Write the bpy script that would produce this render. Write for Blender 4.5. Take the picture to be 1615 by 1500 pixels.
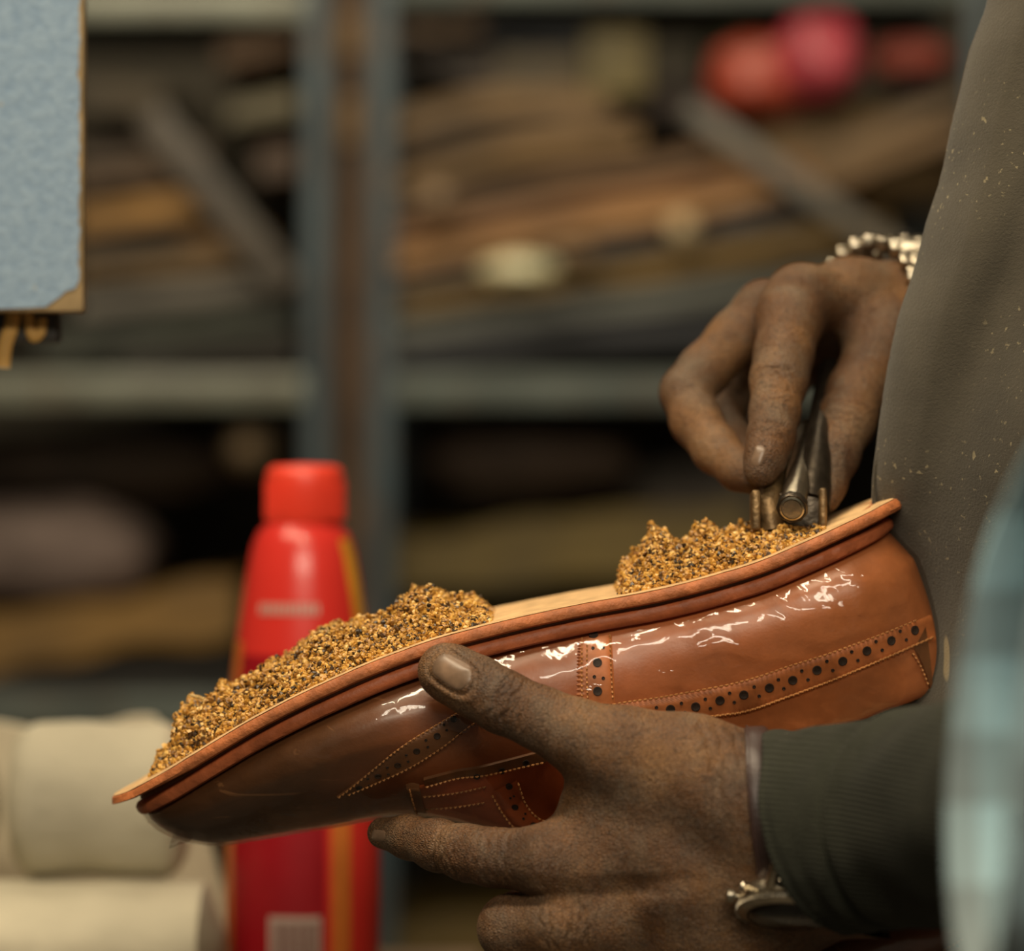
import bpy, bmesh, math, random
import numpy as np
from mathutils import Vector, Matrix, noise
from mathutils.bvhtree import BVHTree

for o in list(bpy.data.objects): bpy.data.objects.remove(o)
S = bpy.context.scene
COL = S.collection
rnd = random.Random(7)

# ------------------------------------------------------------------ camera, exposure, light
F = 1.4                       # distance of the plane in focus
K = 0.383/1615                # metres per picture pixel at that plane
CZ = 1.15
cam = bpy.data.cameras.new('camera'); camo = bpy.data.objects.new('camera', cam); COL.objects.link(camo)
camo.location = (0, 0, CZ); camo.rotation_euler = (math.pi/2, 0, 0)
cam.sensor_width = 36; cam.lens = 36*F/0.383
cam.clip_start = 0.05
cam.dof.use_dof = True; cam.dof.focus_distance = 1.398; cam.dof.aperture_fstop = 4.3
S.camera = camo
S.view_settings.view_transform = 'Standard'; S.view_settings.look = 'None'
S.view_settings.exposure = 0.0; S.view_settings.gamma = 1; S.view_settings.use_curve_mapping = False
w = bpy.data.worlds.new('room_air'); S.world = w; w.use_nodes = True
w.node_tree.nodes['Background'].inputs[0].default_value = (0.95, 0.86, 0.66, 1)
w.node_tree.nodes['Background'].inputs[1].default_value = 0.13

def area(name, loc, target, sx, sy, power, color):
    l = bpy.data.lights.new(name, 'AREA'); l.shape = 'RECTANGLE'; l.size = sx; l.size_y = sy
    l.energy = power; l.color = color
    o = bpy.data.objects.new(name, l); COL.objects.link(o); o.location = loc
    d = Vector(target)-Vector(loc); o.rotation_euler = d.to_track_quat('-Z', 'Y').to_euler()
    return o
WARM = (1.0, 0.83, 0.58)
area('bench_lamp_light', (-0.35, 1.0, 2.38), (-0.05, 1.4, 1.0), 1.3, 0.10, 24, WARM)
area('aisle_lamp_light', (0.10, -0.65, 2.25), (0.05, 1.4, 1.05), 1.3, 0.25, 27, (1.0, 0.88, 0.68))
area('rack_lamp_light', (-0.2, 2.1, 2.56), (0.0, 2.9, 1.2), 1.3, 0.14, 10.5, (1.0, 0.86, 0.62))

# ------------------------------------------------------------------ helpers
def P(px, py, y=F):
    k = K*y/F
    return Vector(((px-807.5)*k, y, CZ-(py-750)*k))
def rp(r, y=F): return r*K*y/F

def thing(name, label, cat, loc=(0,0,0), group=None):
    o = bpy.data.objects.new(name, None); COL.objects.link(o); o.location = loc
    o.empty_display_size = 0.05
    o['label'] = label; o['category'] = cat
    if group: o['group'] = group
    return o
def tag(o, label, cat, group=None):
    o['label'] = label; o['category'] = cat
    if group: o['group'] = group
    return o
def mesh_obj(name, verts, faces, mat, parent=None, smooth=True, uvs=None):
    me = bpy.data.meshes.new(name)
    if parent is not None:
        off = Vector(parent_world(parent))
        verts = [tuple(Vector(v)-off) for v in verts] if not isinstance(verts, np.ndarray) else verts-np.array(off)
    if isinstance(verts, np.ndarray): verts = verts.tolist()
    if isinstance(faces, np.ndarray): faces = faces.tolist()
    me.from_pydata(verts, [], faces); me.update()
    if smooth: me.polygons.foreach_set('use_smooth', [True]*len(me.polygons))
    o = bpy.data.objects.new(name, me); COL.objects.link(o)
    if mat: me.materials.append(mat)
    if parent is not None: o.parent = parent
    return o
def parent_world(p):
    v = Vector((0,0,0))
    while p is not None: v += p.location; p = p.parent
    return v
def recenter(o):
    """put a top-level mesh's origin at the middle of its underside"""
    me = o.data
    co = np.empty(len(me.vertices)*3); me.vertices.foreach_get('co', co); co = co.reshape(-1,3)
    c = np.array([(co[:,0].min()+co[:,0].max())/2, (co[:,1].min()+co[:,1].max())/2, co[:,2].min()])
    co -= c; me.vertices.foreach_set('co', co.ravel()); me.update(); o.location = Vector(c)+o.location
    return o

class MB:
    def __init__(s): s.v=[]; s.f=[]
    def add(s, vs, fs):
        b=len(s.v); s.v += [tuple(v) for v in vs]; s.f += [[b+i for i in f] for f in fs]
    def box(s, a, b, bev=0.0):
        bm = bmesh.new(); bmesh.ops.create_cube(bm, size=1)
        a=Vector(a); b=Vector(b); c=(a+b)/2; d=b-a
        for v in bm.verts: v.co = Vector((v.co.x*d.x, v.co.y*d.y, v.co.z*d.z))+c
        if bev>0: bmesh.ops.bevel(bm, geom=bm.edges[:], offset=bev, segments=2, affect='EDGES', profile=0.6)
        bm.verts.index_update(); s.add([v.co.copy() for v in bm.verts],[[v.index for v in f.verts] for f in bm.faces]); bm.free()
        return s
    def obox(s, c, d, rot, bev=0.0):
        bm = bmesh.new(); bmesh.ops.create_cube(bm, size=1)
        for v in bm.verts: v.co = Vector((v.co.x*d[0], v.co.y*d[1], v.co.z*d[2]))
        if bev>0: bmesh.ops.bevel(bm, geom=bm.edges[:], offset=bev, segments=3, affect='EDGES', profile=0.6)
        for v in bm.verts: v.co = rot@v.co + Vector(c)
        bm.verts.index_update(); s.add([v.co.copy() for v in bm.verts],[[v.index for v in f.verts] for f in bm.faces]); bm.free()
        return s
    def tube(s, pts, rads, n=12, cap=True, flat=1.0):
        pts=[Vector(p) for p in pts]; N=len(pts)
        if not hasattr(rads,'__len__'): rads=[rads]*N
        vs=[]; up=None
        for i,p in enumerate(pts):
            t=(pts[min(i+1,N-1)]-pts[max(i-1,0)]).normalized()
            if up is None:
                up=Vector((0,0,1)) if abs(t.z)<0.9 else Vector((1,0,0))
            a=(up-t*up.dot(t)).normalized(); up=a; b=t.cross(a)
            for j in range(n):
                q=2*math.pi*j/n; vs.append(p+(a*math.cos(q)+b*math.sin(q)*flat)*rads[i])
        fs=[[i*n+j,i*n+(j+1)%n,(i+1)*n+(j+1)%n,(i+1)*n+j] for i in range(N-1) for j in range(n)]
        if cap: fs += [list(range(n))[::-1], [(N-1)*n+j for j in range(n)]]
        s.add(vs,fs); return s
    def lathe(s, prof, c=(0,0,0), n=48, rot=None):
        c=Vector(c); vs=[]
        for r,z in prof:
            for j in range(n):
                q=2*math.pi*j/n; v=Vector((r*math.cos(q), r*math.sin(q), z))
                vs.append((rot@v if rot else v)+c)
        fs=[[i*n+j,i*n+(j+1)%n,(i+1)*n+(j+1)%n,(i+1)*n+j] for i in range(len(prof)-1) for j in range(n)]
        fs += [list(range(n))[::-1], [(len(prof)-1)*n+j for j in range(n)]]
        s.add(vs,fs); return s
    def build(s, name, mat, parent=None, smooth=True, auto=None):
        o = mesh_obj(name, s.v, s.f, mat, parent, smooth)
        if smooth: shade_angle(o, auto or 40)
        return o
def shade_angle(o, deg):
    me=o.data
    bm=bmesh.new(); bm.from_mesh(me)
    bmesh.ops.recalc_face_normals(bm, faces=bm.faces[:])
    for e in bm.edges:
        if len(e.link_faces)==2 and e.calc_face_angle(0) > math.radians(deg): e.smooth=False
    bm.to_mesh(me); bm.free()

def catmull(pts, n):
    pts=[tuple(p) for p in pts]; out=[]
    ext=[tuple(2*a-b for a,b in zip(pts[0],pts[1]))]+pts+[tuple(2*a-b for a,b in zip(pts[-1],pts[-2]))]
    seg=len(pts)-1
    for i in range(n):
        u=i/(n-1)*seg; k=min(int(u),seg-1); t=u-k
        p0,p1,p2,p3=ext[k:k+4]
        out.append(tuple(0.5*((2*b)+(-a+c)*t+(2*a-5*b+4*c-d)*t*t+(-a+3*b-3*c+d)*t**3) for a,b,c,d in zip(p0,p1,p2,p3)))
    return out
def resample(pts, step):
    pts=[Vector(p) for p in pts]; out=[pts[0]]; acc=0
    for a,b in zip(pts,pts[1:]):
        d=(b-a).length; 
        if d==0: continue
        t=step-acc
        while t<=d: out.append(a.lerp(b,t/d)); t+=step
        acc=(acc+d)%step if True else 0
        acc = d-(t-step)
    return out

# ------------------------------------------------------------------ materials
class NT:
    def __init__(s, name):
        s.m=bpy.data.materials.new(name); s.m.use_nodes=True; s.t=s.m.node_tree
        s.bsdf=s.t.nodes['Principled BSDF']; s.out=s.t.nodes['Material Output']
    def n(s, typ, **kw):
        nd=s.t.nodes.new(typ)
        for k,v in kw.items():
            if k in nd.inputs.keys() if isinstance(k,str) else False: pass
            setattr(nd,k,v)
        return nd
    def link(s,a,b): s.t.links.new(a,b)
    def coords(s, scale=(1,1,1), kind='Object'):
        tc=s.n('ShaderNodeTexCoord'); mp=s.n('ShaderNodeMapping'); mp.inputs['Scale'].default_value=scale
        s.link(tc.outputs[kind],mp.inputs[0]); return mp.outputs[0]
    def noise(s, scale, detail=4, rough=0.55, co=None, dist=0):
        nd=s.n('ShaderNodeTexNoise'); nd.inputs['Scale'].default_value=scale; nd.inputs['Detail'].default_value=detail
        nd.inputs['Roughness'].default_value=rough; nd.inputs['Distortion'].default_value=dist
        s.link(co if co is not None else s.coords(), nd.inputs['Vector']); return nd.outputs['Fac']
    def voro(s, scale, co=None, feature='F1'):
        nd=s.n('ShaderNodeTexVoronoi'); nd.feature=feature; nd.inputs['Scale'].default_value=scale
        s.link(co if co is not None else s.coords(), nd.inputs['Vector']); return nd.outputs['Distance']
    def ramp(s, fac, stops):
        r=s.n('ShaderNodeValToRGB'); els=r.color_ramp.elements
        while len(els)<len(stops): els.new(0.5)
        for e,(p,c) in zip(els,stops):
            e.position=p; e.color=(c[0],c[1],c[2],1) if hasattr(c,'__len__') else (c,c,c,1)
        s.link(fac,r.inputs[0]); return r.outputs[0]
    def mix(s, fac, a, b, mode='MIX'):
        m=s.n('ShaderNodeMix'); m.data_type='RGBA'; m.blend_type=mode
        for sock,val in ((m.inputs[0],fac),(m.inputs[6],a),(m.inputs[7],b)):
            if hasattr(val,'links') or hasattr(val,'is_linked'): s.link(val,sock)
            elif hasattr(val,'__len__'): sock.default_value=(val[0],val[1],val[2],1)
            else: sock.default_value=val
        return m.outputs[2]
    def math(s, op, a, b=None, clamp=False):
        m=s.n('ShaderNodeMath'); m.operation=op; m.use_clamp=clamp
        for sock,val in ((m.inputs[0],a),(m.inputs[1],b)):
            if val is None: continue
            if hasattr(val,'is_linked'): s.link(val,sock)
            else: sock.default_value=val
        return m.outputs[0]
    def bump(s, h, strength, dist=0.001, prev=None):
        b=s.n('ShaderNodeBump'); b.inputs['Strength'].default_value=strength; b.inputs['Distance'].default_value=dist
        s.link(h,b.inputs['Height'])
        if prev is not None: s.link(prev,b.inputs['Normal'])
        return b.outputs[0]
    def set(s, **kw):
        names=dict(color='Base Color',rough='Roughness',metal='Metallic',spec='Specular IOR Level',normal='Normal',coat='Coat Weight',
                   coat_rough='Coat Roughness',sss='Subsurface Weight',sheen='Sheen Weight',sheen_rough='Sheen Roughness',trans='Transmission Weight',ior='IOR',alpha='Alpha',emit='Emission Color',emit_s='Emission Strength')
        for k,v in kw.items():
            sock=s.bsdf.inputs[names[k]]
            if hasattr(v,'is_linked'): s.link(v,sock)
            elif hasattr(v,'__len__'): sock.default_value=(v[0],v[1],v[2],1)
            else: sock.default_value=v
        return s
def simple(name, c, rough=0.6, metal=0.0, var=0.25, scale=30, bump=0.2, bscale=200, bd=0.0005, co=None, **kw):
    t=NT(name); nz=t.noise(scale,4)
    a=tuple(x*(1-var) for x in c); b=tuple(min(1,x*(1+var)) for x in c)
    t.set(color=t.ramp(nz,[(0.3,a),(0.7,b)]),rough=rough,metal=metal,**kw)
    if bump: t.set(normal=t.bump(t.noise(bscale,3),bump,bd))
    return t.m

# ------------------------------------------------------------------ surface from a distance field
def surface_net(f, org, h):
    f=np.asarray(f,dtype=np.float32); ins=f<0
    nx,ny,nz=f.shape
    def sub(a,i,j,k): return a[i:nx-1+i, j:ny-1+j, k:nz-1+k]
    cnt=np.zeros((nx-1,ny-1,nz-1),np.uint8)
    for i in (0,1):
        for j in (0,1):
            for k in (0,1): cnt+=sub(ins,i,j,k)
    m=(cnt>0)&(cnt<8)
    I,J,Kk=np.nonzero(m); n=len(I)
    idx=np.full(m.shape,-1,np.int64); idx[I,J,Kk]=np.arange(n)
    acc=np.zeros((n,3)); num=np.zeros(n)
    cs=[(i,j,k) for i in (0,1) for j in (0,1) for k in (0,1)]
    for a in cs:
        for ax in range(3):
            if a[ax]==1: continue
            b=list(a); b[ax]=1
            fa=f[I+a[0],J+a[1],Kk+a[2]]; fb=f[I+b[0],J+b[1],Kk+b[2]]
            c=(fa<0)!=(fb<0)
            t=np.where(c, fa/np.where(c,fa-fb,1), 0)
            p=np.array(a,float)[None,:].repeat(n,0); p[:,ax]+=t
            acc+=p*c[:,None]; num+=c
    V=(np.stack([I,J,Kk],1)+acc/num[:,None])*h+np.array(org)
    faces=[]
    for ax in range(3):
        sl0=[slice(None)]*3; sl1=[slice(None)]*3
        sl0[ax]=slice(0,-1); sl1[ax]=slice(1,None)
        A=ins[tuple(sl0)]; B=ins[tuple(sl1)]
        ch=np.argwhere(A!=B)
        o1,o2=[q for q in range(3) if q!=ax]
        ok=(ch[:,o1]>0)&(ch[:,o2]>0)&(ch[:,o1]<f.shape[o1]-1)&(ch[:,o2]<f.shape[o2]-1)
        ch=ch[ok]
        def cell(d1,d2):
            c=ch.copy(); c[:,o1]-=d1; c[:,o2]-=d2
            return idx[c[:,0],c[:,1],c[:,2]]
        q=np.stack([cell(1,1),cell(0,1),cell(0,0),cell(1,0)],1)
        s=A[ch[:,0],ch[:,1],ch[:,2]]
        if ax==1: s=~s
        q=np.where(s[:,None],q,q[:,::-1])
        faces.append(q)
    return V, np.concatenate(faces)

class Field:
    def __init__(s, lo, hi, h):
        s.lo=np.array(lo,float); s.h=h
        s.n=np.ceil((np.array(hi)-s.lo)/h).astype(int)+1
        s.ax=[(s.lo[i]+np.arange(s.n[i])*h).astype(np.float32) for i in range(3)]
    def new(s): return np.full(tuple(s.n),1.0,np.float32)
    def cone(s, f, a, b, ra, rb, k, mar=0.012):
        """smooth union of f with a tapered capsule"""
        a=np.array(a,np.float32); b=np.array(b,np.float32)
        R=max(ra,rb)+mar+k
        sl=[]
        for i in range(3):
            l=min(a[i],b[i])-R; u=max(a[i],b[i])+R
            i0=max(0,int((l-s.lo[i])/s.h)); i1=min(s.n[i],int((u-s.lo[i])/s.h)+2)
            if i1<=i0: return f
            sl.append(slice(i0,i1))
        X=s.ax[0][sl[0]][:,None,None]-a[0]; Y=s.ax[1][sl[1]][None,:,None]-a[1]; Z=s.ax[2][sl[2]][None,None,:]-a[2]
        d=b-a; L2=float(d@d)+1e-12
        t=np.clip((X*d[0]+Y*d[1]+Z*d[2])/L2,0,1)
        dist=np.sqrt((X-t*d[0])**2+(Y-t*d[1])**2+(Z-t*d[2])**2)-(ra+(rb-ra)*t)
        g=f[tuple(sl)]
        f[tuple(sl)]=smin(g,dist,k)
        return f
    def nailbed(s, f, c, ax, hl, hw, amp):
        c=np.array(c,np.float32); R=0.016; sl=[]
        u=np.array(Vector(ax).normalized(),np.float32); v=np.array([-u[2],0,u[0]],np.float32)
        for i in range(3):
            i0=max(0,int((c[i]-R-s.lo[i])/s.h)); i1=min(s.n[i],int((c[i]+R-s.lo[i])/s.h)+2); sl.append(slice(i0,i1))
        X=s.ax[0][sl[0]][:,None,None]-c[0]; Z=s.ax[2][sl[2]][None,None,:]-c[2]
        a=(X*u[0]+Z*u[2])/hl; b=(X*v[0]+Z*v[2])/hw
        e=(np.abs(a)**3+np.abs(b)**3)**(1/3)
        front=np.clip((c[1]+0.004-s.ax[1][sl[1]][None,:,None])/0.003,0,1)
        g=amp*np.exp(-((e-1.04)/0.10)**2)-0.55*amp*np.exp(-((e-1.30)/0.16)**2)*(a<0.6)
        f[tuple(sl)]+=g*front
        return f
    def crease(s, f, c, ax, offs, amp, wid, R, side=None):
        c=np.array(c,np.float32); ax=np.array(Vector(ax).normalized(),np.float32)
        sl=[]
        for i in range(3):
            i0=max(0,int((c[i]-2*R-s.lo[i])/s.h)); i1=min(s.n[i],int((c[i]+2*R-s.lo[i])/s.h)+2)
            if i1<=i0: return f
            sl.append(slice(i0,i1))
        X=s.ax[0][sl[0]][:,None,None]-c[0]; Y=s.ax[1][sl[1]][None,:,None]-c[1]; Z=s.ax[2][sl[2]][None,None,:]-c[2]
        u=X*ax[0]+Y*ax[1]+Z*ax[2]
        r2=X*X+Y*Y+Z*Z-u*u
        wob=0.0006*np.sin(Z*900)+0.0004*np.sin(X*1300+1)
        g=np.zeros_like(u)
        for i,o in enumerate(offs): g=g+np.exp(-((u+wob-o)/wid)**2)*(1-0.25*(i%2))
        g=g*np.exp(-r2/(R*R))
        if side is not None:
            sd=np.array(Vector(side).normalized(),np.float32); m=X*sd[0]+Y*sd[1]+Z*sd[2]
            g=g*np.clip(m/0.004+0.3,0,1)
        f[tuple(sl)]+=amp*g
        return f
def smin(a,b,k):
    if k<=0: return np.minimum(a,b)
    h=np.clip(k-np.abs(a-b),0,None)/k
    return np.minimum(a,b)-h*h*k*0.25

def chain(fl, f, pts, k, last=None):
    """pts: list of (px,py,y,r_px)"""
    for a,b in zip(pts,pts[1:]):
        fl.cone(f, P(*a[:3]), P(*b[:3]), rp(a[3],a[2]), rp(b[3],b[2]), k)
    return f

# ------------------------------------------------------------------ the materials
def skin_mat():
    t=NT('skin')
    base=t.ramp(t.noise(28,5,0.6),[(0.3,(0.065,0.028,0.011)),(0.52,(0.145,0.066,0.025)),(0.72,(0.26,0.128,0.048))])
    dust=t.ramp(t.noise(45,6,0.7,dist=0.6),[(0.45,0.0),(0.72,0.55)])
    c=t.mix(dust,base,(0.20,0.155,0.105))
    # darker net of fine skin lines
    ln=t.ramp(t.voro(560,t.coords((1,1,1.6)),'DISTANCE_TO_EDGE'),[(0.0,0.38),(0.12,1.0)])
    c=t.mix(1.0,c,ln,'MULTIPLY')
    soot=t.ramp(t.noise(19,4,0.6,dist=1.0),[(0.55,0.0),(0.75,0.6)])
    c=t.mix(soot,c,(0.045,0.028,0.018))
    n=t.bump(t.voro(700,t.coords((1,1,1.7)),'DISTANCE_TO_EDGE'),0.8,0.0008)
    n=t.bump(t.noise(380,4,0.65),0.7,0.0010,n)
    n=t.bump(t.noise(60,3,0.5),0.35,0.003,n)
    t.set(color=c,rough=t.ramp(t.noise(60,3),[(0.3,0.48),(0.7,0.68)]),spec=0.42,normal=n,sss=0.06)
    t.bsdf.inputs['Subsurface Radius'].default_value=(0.006,0.002,0.001)
    t.bsdf.inputs['Subsurface Scale'].default_value=0.5
    return t.m
M={}
M['skin']=skin_mat()
M['nail']=simple('fingernail',(0.20,0.125,0.078),0.36,var=0.35,scale=120,bump=0.3,bscale=300,bd=0.0003)

def upper_mat():
    t=NT('shoe_leather')
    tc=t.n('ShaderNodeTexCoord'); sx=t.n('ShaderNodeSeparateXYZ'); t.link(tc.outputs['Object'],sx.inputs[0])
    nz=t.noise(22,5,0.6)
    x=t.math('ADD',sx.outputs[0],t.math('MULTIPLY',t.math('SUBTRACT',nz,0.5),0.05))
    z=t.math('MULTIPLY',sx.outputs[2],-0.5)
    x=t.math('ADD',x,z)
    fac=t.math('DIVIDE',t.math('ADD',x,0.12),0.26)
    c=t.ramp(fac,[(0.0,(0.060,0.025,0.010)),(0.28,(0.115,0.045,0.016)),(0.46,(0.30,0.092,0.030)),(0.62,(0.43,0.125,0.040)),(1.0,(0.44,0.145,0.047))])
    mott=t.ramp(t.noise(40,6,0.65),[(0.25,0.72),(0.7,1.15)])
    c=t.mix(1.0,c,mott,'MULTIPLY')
    scr=t.ramp(t.noise(60,3,0.5,co=t.coords((0.35,1,2.2)),dist=2.5),[(0.66,0.0),(0.74,0.35)])
    c=t.mix(scr,c,(0.42,0.19,0.075))
    n=t.bump(t.noise(900,3,0.6),0.25,0.0003); n=t.bump(t.noise(120,3),0.2,0.0008,n)
    t.set(color=c,rough=0.42,normal=n,coat=0.25,coat_rough=0.25)
    return t.m
M['upper']=upper_mat()
M['facing']=simple('facing_leather',(0.52,0.115,0.030),0.45,var=0.2,scale=60,bump=0.2,bscale=700,bd=0.0003)
M['welt']=simple('welt_leather',(0.40,0.105,0.034),0.55,var=0.28,scale=90,bump=0.6,bscale=420,bd=0.0006)
M['insole']=simple('raw_sole_leather',(0.66,0.42,0.20),0.8,var=0.22,scale=120,bump=0.7,bscale=600,bd=0.0008)
M['plate_edge']=simple('sole_edge_leather',(0.46,0.145,0.046),0.6,var=0.3,scale=140,bump=0.7,bscale=500,bd=0.0007)
M['strip']=simple('brogue_strip_leather',(0.50,0.160,0.048),0.5,var=0.35,scale=90,bump=0.25,bscale=700,bd=0.0004)
M['strip_dark']=simple('burnished_strip_leather',(0.19,0.075,0.026),0.5,var=0.3,scale=90,bump=0.25,bscale=700,bd=0.0004)
M['thread']=simple('waxed_thread',(0.50,0.22,0.07),0.6,var=0.25,scale=300,bump=0)
M['hole']=simple('punched_hole',(0.030,0.016,0.010),0.7,var=0.2,scale=300,bump=0)
M['last']=simple('shoe_last_wood',(0.25,0.16,0.08),0.5,var=0.15)
def film_mat():
    t=NT('clear_film')
    fr=t.n('ShaderNodeFresnel'); fr.inputs['IOR'].default_value=1.42
    tr=t.n('ShaderNodeBsdfTransparent'); tr.inputs[0].default_value=(0.98,0.975,0.96,1)
    gl=t.n('ShaderNodeBsdfGlossy'); gl.inputs['Roughness'].default_value=0.07
    n=t.bump(t.noise(45,2,0.5,dist=2.5),0.25,0.0018)
    t.link(n,gl.inputs['Normal']); t.link(n,fr.inputs['Normal'])
    mx=t.n('ShaderNodeMixShader'); t.link(fr.outputs[0],mx.inputs[0]); t.link(tr.outputs[0],mx.inputs[1]); t.link(gl.outputs[0],mx.inputs[2])
    t.link(t.math('MINIMUM',fr.outputs[0],0.42),mx.inputs[0]); t.link(mx.outputs[0],t.out.inputs[0]); return t.m
M['film']=film_mat()
def cork_mat():
    t=NT('cork_granules')
    g=t.n('ShaderNodeNewGeometry')
    c=t.ramp(g.outputs['Random Per Island'],[(0.0,(0.020,0.012,0.006)),(0.16,(0.07,0.032,0.009)),(0.26,(0.32,0.140,0.022)),(0.6,(0.58,0.290,0.045)),(0.85,(0.74,0.41,0.085)),(1.0,(0.85,0.55,0.18))])
    c=t.mix(1.0,c,t.ramp(t.noise(500,2),[(0.3,0.75),(0.7,1.15)]),'MULTIPLY')
    t.set(color=c,rough=0.38,spec=0.6,normal=t.bump(t.noise(1800,2),0.3,0.0003))
    return t.m
M['cork']=cork_mat()
M['glue']=simple('dried_cement',(0.62,0.40,0.15),0.35,var=0.25,scale=150,bump=0.6,bscale=500,bd=0.001,sss=0.1)

# ------------------------------------------------------------------ the shoe, sole up
A0=(232.0,1286.0); AX=(0.9347,-0.3554); DX=(0.3554,0.9347)
Y0=1.447; LEN=1250.0; TILT=0.035
def to_sh(px,py):
    a=px-A0[0]; b=py-A0[1]; return a*AX[0]+b*AX[1], a*DX[0]+b*DX[1]
def sh(s,v,h):
    """shoe space: s,h in picture units along the length / away from the sole; v metres towards the viewer"""
    e0=min(1.3,max(0,1-s/LEN))**14; e1=min(1.2,max(0,s/LEN))**14
    s=s-24*e0+17*e1; h=h+10*e0+9*e1
    px=A0[0]+s*AX[0]+h*DX[0]; py=A0[1]+s*AX[1]+h*DX[1]
    return Vector(((px-807.5)*K, Y0-v, CZ-(py-750)*K-TILT*(v-0.04)))
def itp(x,tab):
    xs=[a for a,b in tab]; ys=[b for a,b in tab]
    # smooth (monotone-ish) interpolation through the table
    if x<=xs[0]: return ys[0]
    if x>=xs[-1]: return ys[-1]
    i=max(j for j in range(len(xs)) if xs[j]<=x); i=min(i,len(xs)-2)
    t=(x-xs[i])/(xs[i+1]-xs[i])
    def sl(j):
        if j<=0: return (ys[1]-ys[0])/(xs[1]-xs[0])
        if j>=len(xs)-1: return (ys[-1]-ys[-2])/(xs[-1]-xs[-2])
        a=(ys[j]-ys[j-1])/(xs[j]-xs[j-1]); b=(ys[j+1]-ys[j])/(xs[j+1]-xs[j])
        return 0 if a*b<=0 else 2*a*b/(a+b)
    d=xs[i+1]-xs[i]; m0=sl(i)*d; m1=sl(i+1)*d
    return (2*t**3-3*t*t+1)*ys[i]+(t**3-2*t*t+t)*m0+(-2*t**3+3*t*t)*ys[i+1]+(t**3-t*t)*m1
HF=[(0,0),(60,-9),(119,-20),(226,-39),(328,-50),(430,-55),(500,-54),(592,-45),(738,-23),(887,4),(970,13),(1045,17),(1120,13),(1206,5),(1250,0)]
HB=[(0,10),(8,30),(22,52),(40,71),(75,94),(134,110),(191,123),(247,136),(329,151),(395,174),(461,214),(525,254),(600,300),(650,322),(720,322),(850,296),(960,284),(1100,278),(1250,276)]
WT=[(0,0),(10,9),(30,16),(60,22.5),(110,29),(180,35.5),(280,42.5),(400,46),(500,44.5),(600,39),(720,33.5),(850,31),(980,32),(1080,33),(1150,31),(1200,26),(1230,19.5),(1244,12),(1250,0)]
def W(s,grow=0.0):
    """half width (metres) of the sole outline, optionally stretched outward by grow picture units"""
    u=(s+grow)/(LEN+2*grow)*LEN
    if u<=0 or u>=LEN: return 0.0
    th=math.acos(1-2*u/LEN); 
    return (itp(th,WTH)+ (grow*K*math.sin(min(th,math.pi-th)*1.0 if min(th,math.pi-th)<math.pi/2 else math.pi/2)**0.35))*1.0
WTH=[(math.acos(1-2*s/LEN),v/1000) for s,v in WT]
PF=[(0,.90),(.05,.985),(.12,1.06),(.22,1.10),(.34,1.09),(.46,1.01),(.58,.89),(.70,.72),(.80,.55),(.88,.40),(.94,.25),(1,0)]     # forefoot half profile: height fraction -> width
PR=[(0,.90),(.05,1.0),(.12,1.08),(.25,1.13),(.42,1.09),(.60,1.0),(.78,.90),(.92,.82),(.965,.74),(.99,.45),(1,0)]
def prof(q,s):
    b=min(1,max(0,(s-380)/350.0)); b=b*b*(3-2*b)
    return itp(q,PF)*(1-b)+itp(q,PR)*b
QV=[0,.02,.05,.09,.14,.19,.25,.31,.37,.43,.49,.55,.61,.67,.73,.78,.83,.87,.91,.945,.97,.985,.995,1.0]
def upper_pt(s,q,side,off=0.0):
    """off: metres outward"""
    hf=itp(s,HF); hb=itp(s,HB); o=off/K
    h=hf+(hb-hf)*q + o*q
    wv=W(s)*prof(q,s) + (off*(1-q*q) if W(s)>0.004 else off*0.5)
    e=(s/LEN)**9
    back=20*min(1,max(0,h/55.0))*(1-0.8*max(0,(h-180)/100.0)**2)
    toe=(1-s/LEN)**40
    ss=s+e*(back+o)-toe*o
    return sh(ss, side*wv, h)
def shoe_grid(ns, off=0.0, s0=0.0, s1=LEN, disp=None):
    sv=[s0+(s1-s0)*(1-math.cos(math.pi*i/(ns-1)))/2 for i in range(ns)]
    qs=[]
    for a,b in zip(QV,QV[1:]): qs+= [a,(a+b)/2]
    qs.append(1.0)
    ring=[(q,1) for q in qs]+[(q,-1) for q in qs[::-1][1:]]
    vs=[]
    for s in sv:
        for q,sd in ring:
            p=upper_pt(s,q,sd,off)
            if disp: p=disp(p,s,q,sd)
            vs.append(p)
    n=len(ring); fs=[[i*n+j,i*n+j+1,(i+1)*n+j+1,(i+1)*n+j] for i in range(ns-1) for j in range(n-1)]
    return vs,fs,n
def pup(px,py):
    """shoe-space of a point that appears at (px,py)"""
    return to_sh(px,py)

def leather_disp(p,s,q,sd):
    # creases across the vamp, soft hollows
    d=0.0005*noise.noise(p*45)+0.0003*noise.noise(p*110)
    return p+Vector((0,-sd*d,0))
SHOE=thing('brogue_shoe','large brown brogue held sole up across the picture, wrapped in clear film','shoe',sh(620,0,-60))
vs,fs,_=shoe_grid(230,disp=leather_disp)
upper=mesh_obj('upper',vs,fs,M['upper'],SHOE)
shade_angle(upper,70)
bvh=BVHTree.FromPolygons(vs,fs)
CAMP=Vector((0,0,CZ))
def proj(px,py,off=0.0,tree=None):
    d=(P(px,py,F)-CAMP).normalized()
    l,n,i,_=(tree or bvh).ray_cast(CAMP,d)
    if l is None: return None,None
    if n.dot(d)>0: n=-n
    return l+n*off, n

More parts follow.
